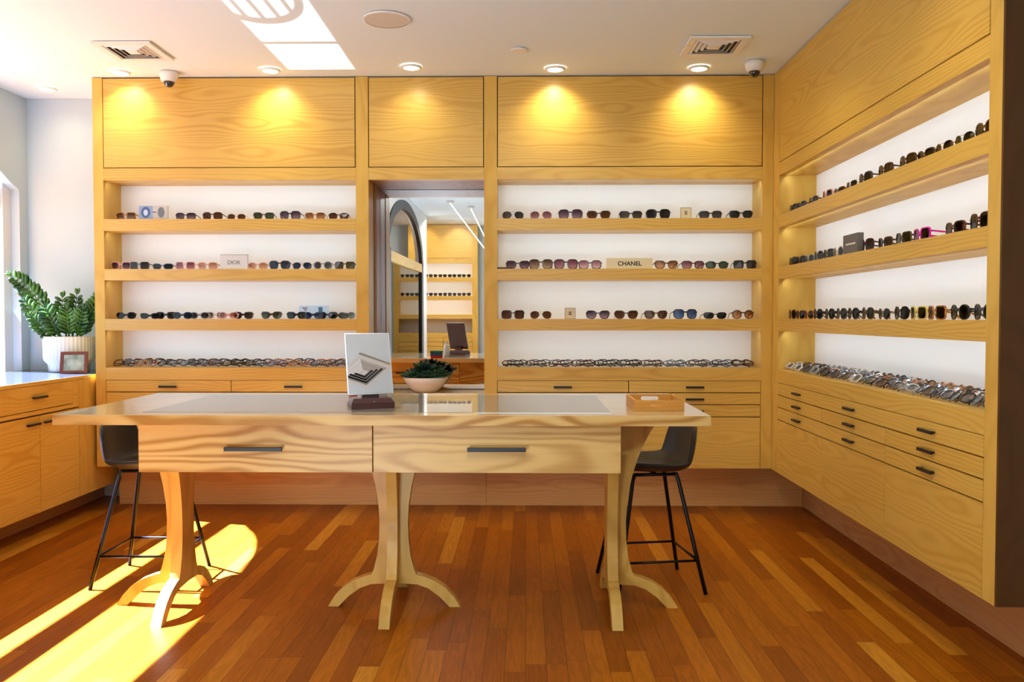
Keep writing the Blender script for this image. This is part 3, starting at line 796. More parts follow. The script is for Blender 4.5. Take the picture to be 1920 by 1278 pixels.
# ------------------------------------------------------------------ ceiling fittings
def vent(label, cx, cy, rz=0.0):
    t = thing('ceiling_vent', label, 'vent', (cx, cy, ZT), rz, 'ceiling vents')
    bm = BM(); R = 0.165; r = 0.128
    box(bm, -R, R, -R, -r, -0.012, 0.0); box(bm, -R, R, r, R, -0.012, 0.0); box(bm, -R, -r, -r, r, -0.012, 0.0); box(bm, r, R, -r, r, -0.012, 0.0)
    part('frame', bm, M['trim'], t, False, False)
    part('duct', box(BM(), -r, r, -r, r, -0.0005, 0.0015), M['grille'], t, False, False)
    for k in range(4):
        a = 0.124 - k*0.027; b = a-0.013
        bm = BM()
        def ringpts(q, z): return [bm.verts.new((x*q, y*q, z)) for x, y in ((-1,-1),(1,-1),(1,1),(-1,1))]
        A, B = ringpts(a, -0.001), ringpts(b, -0.013)
        A2, B2 = ringpts(a-0.003, -0.001), ringpts(b-0.003, -0.013)
        for P, Q in ((A, B), (B, B2), (B2, A2), (A2, A)):
            for j in range(4): bm.faces.new((P[j], P[(j+1) % 4], Q[(j+1) % 4], Q[j]))
        part('louver', bm, M['trim'], t, False, False)
    part('core', box(BM(), -0.028, 0.028, -0.028, 0.028, -0.013, -0.001), M['trim'], t, False, False)
    return t
vent('square white ceiling vent above the left display cabinet', -2.25, 4.835)
vent('square white ceiling vent near the right wall', 1.06, 4.80)
vent('square white ceiling vent seen reflected in the countertop mirror', 0.665, 1.45, math.radians(-8))

def downlight(label, cx, cy):
    t = thing('downlight', label, 'light', (cx, cy, ZT), 0, 'recessed downlights')
    bm = BM()
    lathe(bm, [(0.046, -0.004), (0.05, -0.012), (0.058, -0.011), (0.064, -0.003), (0.064, 0.0)], seg=32, caps=False)
    part('trim_ring', bm, M['trim'], t, True, False)
    part('lens', lathe(BM(), [(0.047, -0.0085), (0.047, -0.004)], seg=28), M['lamp'], t, False, False)
    return t
DL = [(-3.2, 5.62, 'above the potted plant at far left'), (-2.53, 5.25, 'above the left end of the back cabinets'), (-1.58, 5.22, 'beside the left wall cabinet\'s sunlight patch'),
      (-0.70, 5.17, 'above the mirror niche'), (0.18, 5.22, 'above the left half of the right back cabinet'), (1.06, 5.22, 'above the right half of the right back cabinet'), (1.06, 4.0, 'at the top edge of the photo near the right wall'), (1.12, 2.9, 'nearest the camera, close to the right wall')]
for x, y, s in DL: downlight('round recessed downlight ' + s.replace("beside the left wall cabinet's sunlight patch", 'beside the bright sun patch on the ceiling'), x, y)

t = thing('ceiling_speaker', 'round cream ceiling speaker right of the sun patch', 'speaker', (-0.715, 4.353, ZT))
part('grille', lathe(BM(), [(0.113, -0.006), (0.113, -0.0005)], seg=48), M['speaker'], t, False, False)
part('rim', lathe(BM(), [(0.1135, -0.008), (0.122, -0.006), (0.122, -0.0003)], seg=48, caps=False), M['trim'], t, False, False)
o = part('sprinkler_cover', lathe(BM(), [(0.04, -0.008), (0.048, -0.006), (0.048, -0.0003)], seg=32), M['trim'], None)
o.location = (-0.04, 4.86, ZT); tag(o, 'small round white sprinkler cover plate on the ceiling', 'sprinkler')
for x, y, s in ((-2.232, 5.27, 'above the left back cabinet'), (1.369, 5.11, 'in the right corner of the ceiling')):
    t = thing('security_camera', 'white dome security camera ' + s, 'camera', (x, y, ZT), 0, 'dome cameras')
    part('housing', lathe(BM(), [(0.058, 0), (0.056, -0.02), (0.046, -0.055), (0.034, -0.058)][::-1], seg=32), M['trim'], t, True, False)
    part('dome', lathe(BM(), [(0.034*math.cos(a), -0.0585-0.034*math.sin(a)) for a in (1.5, 1.2, 0.9, 0.6, 0.3, 0.0)], seg=24), M['dome'], t, True, False)

# ------------------------------------------------------------------ spectacles
def outline(kind, n=26):
    P = {'square': (.0275, .0235, 4.2, .06, .001), 'wayfarer': (.0275, .0215, 3.2, .14, .0025), 'cat': (.0285, .0225, 2.7, .2, .006), 'round': (.0255, .0245, 2.1, .0, .0),
         'aviator': (.029, .0245, 2.4, .16, .0), 'oversize': (.0295, .0275, 3.0, .1, .001), 'narrow': (.028, .017, 2.6, .08, .004), 'oval': (.0275, .0205, 2.3, .04, .001), 'hex': (.028, .024, 2.9, .02, .0)}[kind]
    a, b, e, tp, lf = P
    out = []
    for k in range(n):
        t = 2*PI*k/n
        c, s = math.cos(t), math.sin(t)
        x = a*math.copysign(abs(c)**(2/e), c); z = b*math.copysign(abs(s)**(2/e), s)
        if z < 0: x *= 1 - tp*(-z/b)
        if kind == 'aviator' and z < 0: x += 0.004*(-z/b)
        if z > 0 and x > 0: z += lf*(x/a)**2
        out.append((x, z))
    return a, b, out
MESH = {}
def spec_meshes(kind, rim, folded):
    key = (kind, rim, folded)
    if key in MESH: return MESH[key]
    a, b, pts = outline(kind)
    thin = rim < 0.002
    cx = a + 0.0085 + rim
    zc = b + rim
    wrap = lambda x: 2.0*x*x
    dep = 0.0012 if thin else 0.0022
    bm = BM(); n = len(pts)
    for s in (1, -1):
        O = [(x*(1+rim/a), z*(1+rim/b)) for x, z in pts]
        V = {}
        for nm, loop, y in (('of', O, -dep), ('ob', O, dep), ('if', pts, -dep), ('ib', pts, dep)):
            V[nm] = [bm.verts.new((s*(cx+x), y+wrap(cx+x), zc+z)) for x, z in loop]
        for A, B in (('of', 'if'), ('ib', 'ob'), ('ob', 'of'), ('if', 'ib')):
            for k in range(n):
                bm.faces.new((V[A][k], V[A][(k+1) % n], V[B][(k+1) % n], V[B][k]))
        # end piece
        hx = cx+a+rim
        zh = zc+b*0.45
        box(bm, min(s*(hx-0.004), s*(hx+0.0035)), max(s*(hx-0.004), s*(hx+0.0035)), wrap(hx)-dep, wrap(hx)+0.006, zh-(0.0015 if thin else 0.004), zh+(0.0015 if thin else 0.004))
    hb = cx-a+0.003
    if thin:
        tube(bm, [(-hb, 0, zc+b*0.2), (0, -0.002, zc+b*0.32), (hb, 0, zc+b*0.2)], 0.0011, 6)
        tube(bm, [(-hb-0.004, 0.0, zc+b*0.8), (0, -0.001, zc+b*0.84), (hb+0.004, 0.0, zc+b*0.8)], 0.001, 6)
    else:
        prism(bm, [(-hb, zc+b*0.45), (-hb*0.5, zc+b*0.30), (hb*0.5, zc+b*0.30), (hb, zc+b*0.45), (hb, zc+b*0.72), (0, zc+b*0.60), (-hb, zc+b*0.72)], 'y', -dep, dep)
    fr = finish(bm, 'frame'); fr.materials.append(None)
    lens = []
    for s in (1, -1):
        bm = BM()
        A = [bm.verts.new((s*(cx+x*1.0), -0.0006+wrap(cx+x), zc+z)) for x, z in pts]
        B = [bm.verts.new((s*(cx+x*1.0), 0.0006+wrap(cx+x), zc+z)) for x, z in pts]
        bm.faces.new(A); bm.faces.new(B[::-1])
        for k in range(n): bm.faces.new((A[k], A[(k+1) % n], B[(k+1) % n], B[k]))
        me = finish(bm, 'lens'); me.materials.append(None); lens.append(me)
    tem = []
    hx = cx+a+rim+0.001; y0 = wrap(hx)+0.0062; zh = zc+b*0.45
    for i, s in enumerate((1, -1)):
        bm = BM()
        hw, hh = (0.0009, 0.0011) if thin else (0.0014, 0.0034)
        if not folded:
            path = [(s*hx, y0, zh), (s*hx*0.99, y0+0.045, zh-0.004), (s*hx*0.96, y0+0.088, zh-0.009), (s*hx*0.93, y0+0.112, max(0.006, zh-0.022)), (s*hx*0.92, y0+0.128, 0.0036)]
        else:
            yy = y0+0.002+0.0055*i
            path = [(s*hx, yy, zh), (s*(hx-0.02), yy+0.001, zh-0.001), (s*(hx-0.075), yy+0.002, zh-0.006), (s*(hx-0.105), yy+0.002, max(0.008, zh-0.014)), (s*(hx-0.122), yy+0.002, max(0.006, zh-0.026))]
        rings = []
        for j, p in enumerate(path):
            p = Vector(p); hj = hh*(1.0 if j < 3 else 0.9)
            tv = Vector(path[min(j+1, len(path)-1)]) - Vector(path[max(j-1, 0)]); tv.normalize()
            sd = Vector((1, 0, 0)) if not folded else Vector((0, 1, 0))
            up = tv.cross(sd).normalized()
            rings.append([bm.verts.new(p+sd*hw*u+up*hj*v) for u, v in ((-1,-1),(1,-1),(1,1),(-1,1))])
        for A, B in zip(rings, rings[1:]):
            for j in range(4): bm.faces.new((A[j], A[(j+1) % 4], B[(j+1) % 4], B[j]))
        bm.faces.new(rings[0]); bm.faces.new(rings[-1][::-1])
        me = finish(bm, 'temple'); me.materials.append(None); tem.append(me)
    MESH[key] = (fr, lens, tem)
    return MESH[key]

def inst(me, name, mat, parent):
    o = bpy.data.objects.new(name, me); COL.objects.link(o); o.parent = parent
    o.material_slots[0].link = 'OBJECT'; o.material_slots[0].material = mat
    return o
def spectacles(name, label, cat, group, kind, frame, lens, loc, rz=0.0, tilt=0.0, folded=False, rim=None, scale=1.0, bare=False):
    if rim is None: rim = 0.0014 if kind == 'aviator' or frame in ('gold', 'silver') else 0.005
    fr, ln, tm = spec_meshes(kind, rim, folded)
    t = thing(name, label, cat, loc, rz, group)
    t.rotation_mode = 'XYZ'
    t.rotation_euler = (-tilt, 0, rz); t.scale = (scale,)*3
    if tilt:
        low = min(v.co.z*math.cos(tilt)-v.co.y*math.sin(tilt) for me in [fr]+ln+tm for v in me.vertices)
        t.location.z -= low*scale
    inst(fr, 'frame', FR[frame], t)
    for me in ln: inst(me, 'lens', LENS[lens], t)
    for me in tm: inst(me, 'temple', FR[frame], t)
    return t
ORD = ['first', 'second', 'third', 'fourth', 'fifth', 'sixth', 'seventh', 'eighth', 'ninth', 'tenth', 'eleventh', 'twelfth', 'thirteenth', 'fourteenth', 'fifteenth', 'sixteenth', 'seventeenth', 'eighteenth', 'nineteenth', 'twentieth']
NICE = {'browngrad': 'brown graded', 'pinkgrad': 'pink graded', 'palegreen': 'pale green'}
SHN = ['top', 'middle', 'lower']
F = 1578.15
def px2x(u, Y):   # pixel column -> X on a plane at depth Y (camera yaw included)
    a = math.atan2(u-960, F) - 0.01643
    return Y*math.tan(a)
def px2y(u, X):
    a = math.atan2(u-960, F) - 0.01643
    return X/math.tan(a)

LEFT = [
 [(238,'square','honey','browngrad'),(350,'wayfarer','black','violet'),(400,'hex','tortoise','brown'),(445,'oval','gold','brown'),(496,'cat','tortoise','green'),(545,'oversize','black','violet'),(592,'wayfarer','honey','amber'),(636,'oval','tortoise','brown')],
 [(219,'square','pink','violet'),(262,'square','charcoal','grey'),(306,'narrow','navy','navy'),(348,'square','pink','rose'),(390,'wayfarer','peach','peach'),(484,'oval','peach','peach'),(525,'oversize','burgundy','navy'),(567,'aviator','navy','navy'),(606,'round','grey','grey'),(647,'square','olive','olive')],
 [(236,'oval','black','dark'),(281,'narrow','black','dark'),(311,'wayfarer','black','dark'),(342,'oval','navy','navy'),(374,'oval','grey','grey'),(404,'wayfarer','clear','browngrad'),(428,'oval','pink','peach'),(456,'wayfarer','burgundy','dark'),(509,'cat','tortoise','green'),(556,'wayfarer','black','dark'),(587,'oval','navy','blue'),(614,'wayfarer','charcoal','grey'),(634,'narrow','olive','olive'),(650,'round','silver','palegreen')],
]
RIGHT = [
 [(962,'aviator','silver','grey'),(1014,'aviator','gold','rose'),(1069,'oversize','burgundy','violet'),(1122,'cat','tortoise','brown'),(1182,'wayfarer','black','grey'),(1233,'oversize','black','dark'),(1331,'wayfarer','black','grey'),(1388,'cat','black','dark')],
 [(971,'cat','burgundy','violet'),(1014,'oversize','tortoise','browngrad'),(1061,'oversize','black','rose'),(1106,'hex','charcoal','pinkgrad'),(1249,'cat','tortoise','amber'),(1299,'wayfarer','burgundy','rose'),(1344,'oval','black','green'),(1396,'square','black','grey')],
 [(962,'square','black','brown'),(1014,'aviator','gold','brown'),(1121,'cat','black','violet'),(1174,'cat','brown','brown'),(1230,'cat','tortoise','brown'),(1285,'oversize','navy','blue'),(1341,'narrow','black','dark'),(1393,'round','brown','amber')],
]
for bay, data in (('left back cabinet', LEFT), ('right back cabinet', RIGHT)):
    for r, row in enumerate(data):
        for i, (u, kind, fr, ln) in enumerate(row):
            crowded = bay.startswith('left') and r == 2
            Y = D+0.055
            if crowded and 1 <= i <= 7: Y = D+0.03+0.035*(i % 3)
            if crowded and i >= 9: Y = D+0.03+0.035*(i % 3)
            x = px2x(u, Y)
            x = max(x, (XPL if bay.startswith('left') else XRL)+0.078); x = min(x, (XPR if bay.startswith('left') else XRR)-0.078)
            lab = '%s %s sunglasses, %s lenses, %s from left on %s shelf of %s' % (fr, {'cat': 'cat-eye'}.get(kind, kind), NICE.get(ln, ln), ORD[i], SHN[r], bay)
            rz = random.uniform(-0.1, 0.1) if not (crowded or (r == 1 and bay.startswith('left'))) else random.uniform(-0.03, 0.03)
            if abs(x-(XPL+0.078)) < .01 or abs(x-(XPR-0.078)) < 0.01: rz = 0
            spectacles('sunglasses', lab, 'sunglasses', 'sunglasses on the %s shelf of the %s' % (SHN[r], bay), kind, fr, ln, (x, Y, SH[r][1]+0.0006), rz, math.radians(-4) if False else 0.0, folded=crowded, scale=0.98 if bay.startswith('right') else 0.87)

WALLR = [
 [(1482,'square','black','dark'),(1498,'wayfarer','charcoal','violet'),(1520,'wayfarer','tortoise','brown'),(1546,'square','pink','rose'),(1568,'narrow','tortoise','green'),(1591,'square','silver','grey'),(1616,'oversize','charcoal','grey'),(1653,'oversize','tortoise','rose'),(1694,'oversize','tortoise','brown'),(1728,'wayfarer','tortoise','green'),(1762,'aviator','gold','purple'),(1799,'aviator','silver','palegreen'),(1837,'oversize','tortoise','brown')],
 [(1478,'square','black','dark'),(1493,'wayfarer','black','dark'),(1508,'oval','grey','grey'),(1526,'round','charcoal','grey'),(1546,'square','olive','grey'),(1563,'round','clear','brown'),(1620,'oversize','burgundy','violet'),(1654,'wayfarer','brown','amber'),(1688,'square','olive','green'),(1722,'square','magenta','violet'),(1784,'wayfarer','tortoise','brown'),(1832,'oversize','tortoise','dark')],
 [(1479,'round','tortoise','brown'),(1494,'wayfarer','brown','brown'),(1510,'oval','honey','amber'),(1530,'round','black','dark'),(1553,'round','black','dark'),(1575,'round','charcoal','green'),(1597,'round','black','violet'),(1624,'round','olive','green'),(1655,'round','silver','blue'),(1687,'round','black','green'),(1718,'square','yellow','green'),(1752,'square','honey','brown'),(1796,'round','black','dark'),(1841,'round','charcoal','green')],
]
for r, row in enumerate(WALLR):
    prev = 99
    for i, (u, kind, fr, ln) in enumerate(row):
        X = XR+0.055
        y = px2y(u, X)
        y = min(y, RF-0.084, prev-0.15); y = max(y, RN+0.084)
        prev = y
        lab = '%s %s sunglasses, %s lenses, %s from far end, %s shelf, right wall' % (fr, {'cat': 'cat-eye'}.get(kind, kind), NICE.get(ln, ln), ORD[i], SHN[r])
        spectacles('sunglasses', lab, 'sunglasses', 'sunglasses on the %s shelf of the right wall' % SHN[r], kind, fr, ln, (X, y, SH[r][1]+0.0006), -PI/2, 0, False, scale=0.98)

# optical frames lying on the ledges
KO = ['wayfarer', 'square', 'oval', 'round', 'cat', 'narrow', 'hex']
COLS_A = ['black', 'tortoise', 'peach', 'burgundy', 'charcoal', 'tortoise', 'black', 'brown', 'honey', 'black']
COLS_B = ['black', 'black', 'tortoise', 'charcoal', 'black', 'tortoise', 'brown', 'burgundy', 'black', 'charcoal']
COLS_C = ['tortoise', 'charcoal', 'black', 'clear', 'peach', 'silver', 'burgundy', 'brown', 'black', 'honey', 'grey', 'tortoise', 'charcoal', 'clear']
def optical(label, group, loc, rz, cols):
    spectacles('eyeglasses', label, 'eyeglasses', group, random.choice(KO), cols, 'clear', loc, rz, math.radians(random.uniform(38, 52)), True, rim=random.choice((0.0042, 0.005)), scale=random.uniform(0.90, 0.96))
ROWN = ['front', 'second', 'third', 'back']
for bay, x0, x1, nx, rows, cols in (('left', XPL+0.1, -1.18, 11, 3, COLS_A), ('right', XRL+0.1, XRR-0.1, 11, 2, COLS_B)):
    for r in range(rows):
        for i in range(nx):
            st = (x1-x0)/(nx-1)
            x = x0+st*i + (0.03 if r % 2 else 0)*(1 if i < nx-1 else -0) + random.uniform(-.003, .003)
            c = random.choice(cols)
            rn = 'front' if r == 0 else ('back' if r == rows-1 else 'middle')
            optical('%s clear-lens eyeglasses, %s from left in %s row on %s back ledge' % (c, ORD[i], rn, bay), 'eyeglasses on the %s back ledge' % bay,
                    (x, D+0.022+r*0.056, ZL+0.0015+0.001*r), random.uniform(-.06, .06), c)
for r in range(4):
    ny = 16
    for i in range(ny):
        y = RF-0.085-(RF-RN-0.17)*(i/(ny-1)) + random.uniform(-.003, .003)
        c = random.choice(COLS_C)
        optical('%s clear-lens eyeglasses, %s from far end, %s row, right wall ledge' % (c, ORD[i], ROWN[r]), 'eyeglasses on the right wall ledge',
                (XR+0.022+r*0.049, y, ZL+0.0015+0.001*r), -PI/2+random.uniform(-.06, .06), c)

# ------------------------------------------------------------------ signs on the shelves
def text(body, size, mat, parent, loc, rot, extrude=0.0006, bold=0.0, space=1.0):
    cu = bpy.data.curves.new('lettering', 'FONT'); cu.body = body; cu.size = size; cu.align_x = 'CENTER'; cu.align_y = 'CENTER'
    cu.extrude = extrude; cu.offset = bold; cu.space_character = space
    cu.materials.append(mat)
    tmp = bpy.data.objects.new('lettering', cu); COL.objects.link(tmp)
    bpy.context.view_layer.update()
    me = bpy.data.meshes.new_from_object(tmp.evaluated_get(bpy.context.evaluated_depsgraph_get()))
    bpy.data.objects.remove(tmp); bpy.data.curves.remove(cu)
    o = bpy.data.objects.new('lettering', me); COL.objects.link(o); o.parent = parent
    o.location = loc; o.rotation_euler = rot
    return o
def sign(name, label, u0, u1, shelf, hgt, mat, Y=D+0.03, thick=0.018, group=None):
    x0, x1 = px2x(u0, Y), px2x(u1, Y)
    t = thing(name, label, 'sign', ((x0+x1)/2, Y, SH[shelf][1]+0.0006), 0, group)
    part('panel', box(BM(), -(x1-x0)/2, (x1-x0)/2, 0, thick, 0, hgt, 0.0012), mat, t, False, False)
    return t, x1-x0
R90 = (PI/2, 0, 0)
t, w = sign('brand_sign', 'wide cream sign with black lettering on the right cabinet\'s middle shelf', 1137, 1223, 1, 0.068, M['cream'])
text('CHANEL', 0.038, M['ink'], t, (0, -0.0004, 0.032), R90, bold=0.0009, space=1.05)
t, w = sign('brand_sign', 'pale grey sign with grey lettering on the left cabinet\'s middle shelf', 414, 465, 1, 0.092, M['lightgrey'])
text('DIOR', 0.036, M['greyink'], t, (0, -0.0004, 0.042), R90, bold=0.0003, space=0.95)
bm = BM(); box(bm, -w/2-0.002, w/2+0.002, 0.0005, 0.0175, 0.0922, 0.0945); part('edge', bm, M['greyink'], t, False, False)
def monogram(t, z, s):
    bm = BM()
    for sg in (1, -1):      # two back-to-back C shapes, linked in the middle
        pts = []
        for i in range(15):
            a = math.radians(48+i*(264/14))
            pts.append((sg*(s*0.34+s*0.62*math.cos(a)), -0.0006, z+s*0.62*math.sin(a)))
        tube(bm, pts, s*0.11, 6)
    part('emblem', bm, M['ink'], t, False, False)
for u, sh, s in ((1285, 0, 'between sunglasses on the right cabinet\'s top shelf'), (1069, 2, 'between sunglasses on the right cabinet\'s lower shelf')):
    t, w = sign('emblem_sign', 'small square cream sign with black emblem ' + s, u-10, u+10, sh, 0.070, M['cream'])
    bm = BM(); hw = w/2
    for a, b, c, d in ((-hw, hw, 0, .003), (-hw, hw, .067, .07), (-hw, -hw+.003, .003, .067), (hw-.003, hw, .003, .067)): box(bm, a, b, -0.0006, -0.0001, c, d)
    part('border', bm, M['greyink'], t, False, False)
    monogram(t, 0.036, 0.014)
# picture card on the left top shelf: two oval portraits of lenses on blue and beige
t, w = sign('display_card', 'blue and grey picture card leaning on the left cabinet\'s top shelf', 263, 317, 0, 0.088, plain('card_beige', (196, 188, 182), 0.35), thick=0.012)
part('blue_half', box(BM(), -w/2+0.001, -w*0.02, -0.0006, -0.0001, 0.002, 0.087), plain('card_blue', (140, 160, 196), 0.35), t, False, False)
for cx, rx, rz_, mt in ((-w*0.26, 0.030, 0.036, plain('print_deep_blue', (74, 98, 140), 0.3)), (w*0.27, 0.022, 0.034, plain('print_grey', (110, 116, 124), 0.3))):
    bm = BM(); pts = [(cx+rx*math.cos(a), 0.046+rz_*math.sin(a)) for a in [2*PI*k/24 for k in range(24)]]
    prism(bm, pts, 'y', -0.0012, -0.0007); part('print', bm, mt, t, False, False)
bm = BM(); prism(bm, [(-w*0.26+0.014*math.cos(a), 0.044+0.02*math.sin(a)) for a in [2*PI*k/20 for k in range(20)]], 'y', -0.0018, -0.0013)
part('print', bm, plain('print_pale', (200, 212, 232), 0.3), t, False, False)
part('bar', box(BM(), -w*0.02, w*0.1, -0.0012, -0.0007, 0.045, 0.05), M['ink'], t, False, False)
# acrylic display card on the lower shelf
t, w = sign('display_card', 'pale blue display card behind sunglasses on the left cabinet\'s lower shelf', 561, 616, 2, 0.088, plain('card_ice', (206, 222, 242), 0.3), Y=D+0.17, thick=0.006)
part('print', box(BM(), w*0.16, w*0.30, -0.0006, -0.0001, 0.02, 0.078), plain('print_teal', (70, 112, 132), 0.3), t, False, False)
bm = BM(); prism(bm, [(-w*0.42, 0.078), (-w*0.2, 0.078), (-w*0.27, 0.045)], 'y', -0.0006, -0.0001); part('print', bm, plain('print_mauve', (150, 150, 170), 0.3), t, False, False)
# charcoal sign on the right wall's middle shelf
ya, yb = px2y(1606, XR+0.03), px2y(1579, XR+0.03)
t = thing('brand_sign', 'charcoal block sign on the middle shelf of the right wall', 'sign', (XR+0.03, (ya+yb)/2, SH[1][1]+0.0006))
part('panel', box(BM(), 0, 0.03, -(yb-ya)/2, (yb-ya)/2, 0, 0.098, 0.001), M['charcoal'], t, False, False)
part('lettering', box(BM(), -0.0006, -0.0001, -(yb-ya)*0.36, (yb-ya)*0.30, 0.046, 0.054), M['lightgrey'], t, False, False)
# folded cloth
o = part('cleaning_cloth', box(BM(), XRL+0.001, px2x(961, D+0.02), D+0.004, D+0.09, 0, 0.009, 0.003), M['bag']); o.location = (0, 0, SH[1][1]+0.0006)
tag(o, 'dark folded cloth at the left end of the right cabinet\'s middle shelf', 'cloth')

# ------------------------------------------------------------------ display wall behind the camera (seen in the tall mirror)
FY = -2.86
t = thing('display_cabinet', 'ash display wall reflected in the tall mirror', 'cabinet', (-1.4, FY, 0), group='display cabinets')
fx0, fx1 = -1.93, -0.92
FB = FY-0.23
part('stile', box(BM(), fx1, fx1+0.09, FB, FY, 0.3, ZT), M['wood_z'], t); part('stile', box(BM(), fx0-0.09, fx0, FB, FY, 0.3, ZT), M['wood_z'], t)
part('top_panel', box(BM(), fx0, fx1, FY-0.02, FY, ZPB+0.005, ZT-0.004), M['wood_x'], t)
part('rail', box(BM(), fx0, fx1, FB, FY, ZRB, ZPB), M['wood_x'], t)
part('back_panel', box(BM(), fx0, fx1, FB-0.012, FB-0.0005, 0.9, ZRB), M['backer'], t)
for z0, z1 in SH: part('shelf', box(BM(), fx0, fx1, FB, FY, z0, z1), M['wood_x'], t)
part('ledge', box(BM(), fx0, fx1, FB, FY, ZD1, ZL), M['wood_x'], t)
for a, b in ((fx0, (fx0+fx1)/2), ((fx0+fx1)/2, fx1)):
    for z1, z0 in ((ZD1, ZD2), (ZD2, ZD3), (ZD3, ZD4)): part('drawer', box(BM(), a+G, b-G, FY-0.02, FY, z0+G, z1-G), M['wood_x'], t)
    part('door', box(BM(), a+G, b-G, FY-0.02, FY, ZB, ZD4-G), M['wood_x'], t)
part('plinth', box(BM(), fx0-0.09, fx1+0.09, FB, FY-0.2, 0.0005, ZB), M['plinth'], t)
for r in range(2):
    for i in range(6):
        spectacles('sunglasses', 'dark sunglasses on the display wall reflected in the tall mirror', 'sunglasses', 'sunglasses reflected in the tall mirror', random.choice(['square', 'wayfarer', 'cat']), random.choice(['black', 'tortoise']), 'dark',
                   (-1.845+0.164*i, FY-0.06, SH[r][1]+0.0006), PI)
for i, (x, y, dx) in enumerate(((-1.02, 0.2, 0.55), (-0.78, -0.4, 0.35))):
    t = thing('pendant_light', 'white linear pendant lamp %s, reflected in the tall mirror' % ('hanging nearer' if i == 0 else 'hanging farther back'), 'light', (x, y, ZT), 0, 'linear pendants')
    part('tube', tube(BM(), [(0, 0, -0.03), (dx, -0.4, -0.75)], 0.008, 10), M['tube'], t, True, False)
    part('canopy', lathe(BM(), [(0.05, -0.025), (0.05, -0.0005)], seg=24), M['trim'], t, False, False)

# ------------------------------------------------------------------ lights
def area(name, loc, direction, sx, sy, energy, rgb, spread=180):
    l = bpy.data.lights.new(name, 'AREA'); l.shape = 'RECTANGLE'; l.size = sx; l.size_y = sy; l.energy = energy; l.color = rgb
    l.spread = math.radians(spread)
    o = bpy.data.objects.new(name, l); COL.objects.link(o); o.location = loc
    o.rotation_euler = Vector(direction).to_track_quat('-Z', 'Y').to_euler()
    return o
LEDC = (0.80, 0.96, 1.08)
tops = [ZRB, SH[0][0], SH[1][0], SH[2][0]]
LED = 1.25
for x0, x1 in ((XPL, XPR), (XRL, XRR)):
    for z in tops:
        area('shelf_led', ((x0+x1)/2, D+0.03, z-0.012), (0, 0.75, -0.66), x1-x0-0.03, 0.018, LED*(0.58 if x0 < -1 else 0.72), (0.76, 0.97, 1.14) if x0 < -1 else LEDC)
for z in tops:
    o = area('shelf_led', (XR+0.03, (RN+RF)/2, z-0.012), (0.75, 0, -0.66), 0.018, RF-RN-0.03, LED*1.15, (0.80, 0.96, 1.10))
    o.rotation_euler = Vector((0.75, 0, -0.66)).to_track_quat('-Z', 'X').to_euler()
    o.data.size, o.data.size_y = 0.018, RF-RN-0.03
    # keep the long side along Y
    q = Matrix(((0, 0.66, -0.75), (1, 0, 0), (0, -0.75*1, -0.66))).transposed()
    zax = Vector((-0.75, 0, 0.66)).normalized(); yax = Vector((0, 1, 0)); xax = yax.cross(zax)
    o.rotation_euler = Matrix((xax, yax, zax)).transposed().to_euler()
for z in tops[:3]:
    area('shelf_led', ((fx0+fx1)/2, FY-0.03, z-0.012), (0, -0.75, -0.66), fx1-fx0-0.03, 0.018, 2.6, LEDC)

def spot(name, loc, direction, energy, rgb, size, blend, radius=0.03):
    l = bpy.data.lights.new(name, 'SPOT'); l.energy = energy; l.color = rgb; l.spot_size = math.radians(size); l.spot_blend = blend; l.shadow_soft_size = radius
    o = bpy.data.objects.new(name, l); COL.objects.link(o); o.location = loc
    o.rotation_euler = Vector(direction).to_track_quat('-Z', 'Y').to_euler()
    return o
for (x, y, s), en in zip(DL, (3, 13, 13, 6, 15, 15, 18, 22)):
    spot('downlight_lamp', (x, y, ZT-0.02), (0, 0.35, -1), en, (1.0, 0.90, 0.58), 118, 1.0, 0.03)

# sun through the arched window
sd = Vector((1.0, -0.30, -1.2)).normalized()
l = bpy.data.lights.new('sun', 'SUN'); l.energy = 92; l.angle = math.radians(0.53); l.color = (0.74, 1.0, 1.9)
o = bpy.data.objects.new('sun', l); COL.objects.link(o); o.rotation_euler = sd.to_track_quat('-Z', 'Y').to_euler(); o.location = (-6, 5, 6)
# daylight from the windows
area('window_daylight', (XWL-0.24, 3.8, 1.55), (1, 0, 0.75), 4.0, 1.25, 20, (0.70, 0.98, 1.04))
area('shop_window_daylight', (0.3, YF-0.12, 1.45), (0, 1, 0.35), 1.8, 2.1, 22, (0.82, 0.97, 1.06))
# the shop's own linear ceiling lamp
area('ceiling_lamp', (-0.05, 1.45, ZT-0.012), (-0.25, 0.2, -1), 0.9, 0.3, 32, (0.92, 0.97, 0.95))
area('added_far_fill', (-1.05, -1.7, ZT-0.012), (0, -0.2, -1), 0.5, 0.45, 70, (1.0, 0.97, 0.9))  # added lamp in place of a sun patch, brightens the mirrored room
for x in (-1.75, -1.15):
    spot('downlight_lamp', (x, FY+0.16, ZT-0.02), (0, -0.3, -1), 12, (1.0, 0.9, 0.6), 118, 1.0, 0.03)
# added area light near the floor, standing in for pavement bounce on the ceiling
area('ceiling_fill', (-1.1, 0.7, 0.12), (0.05, 0.5, 0.85), 0.8, 0.8, 56, (0.78, 0.98, 1.12))

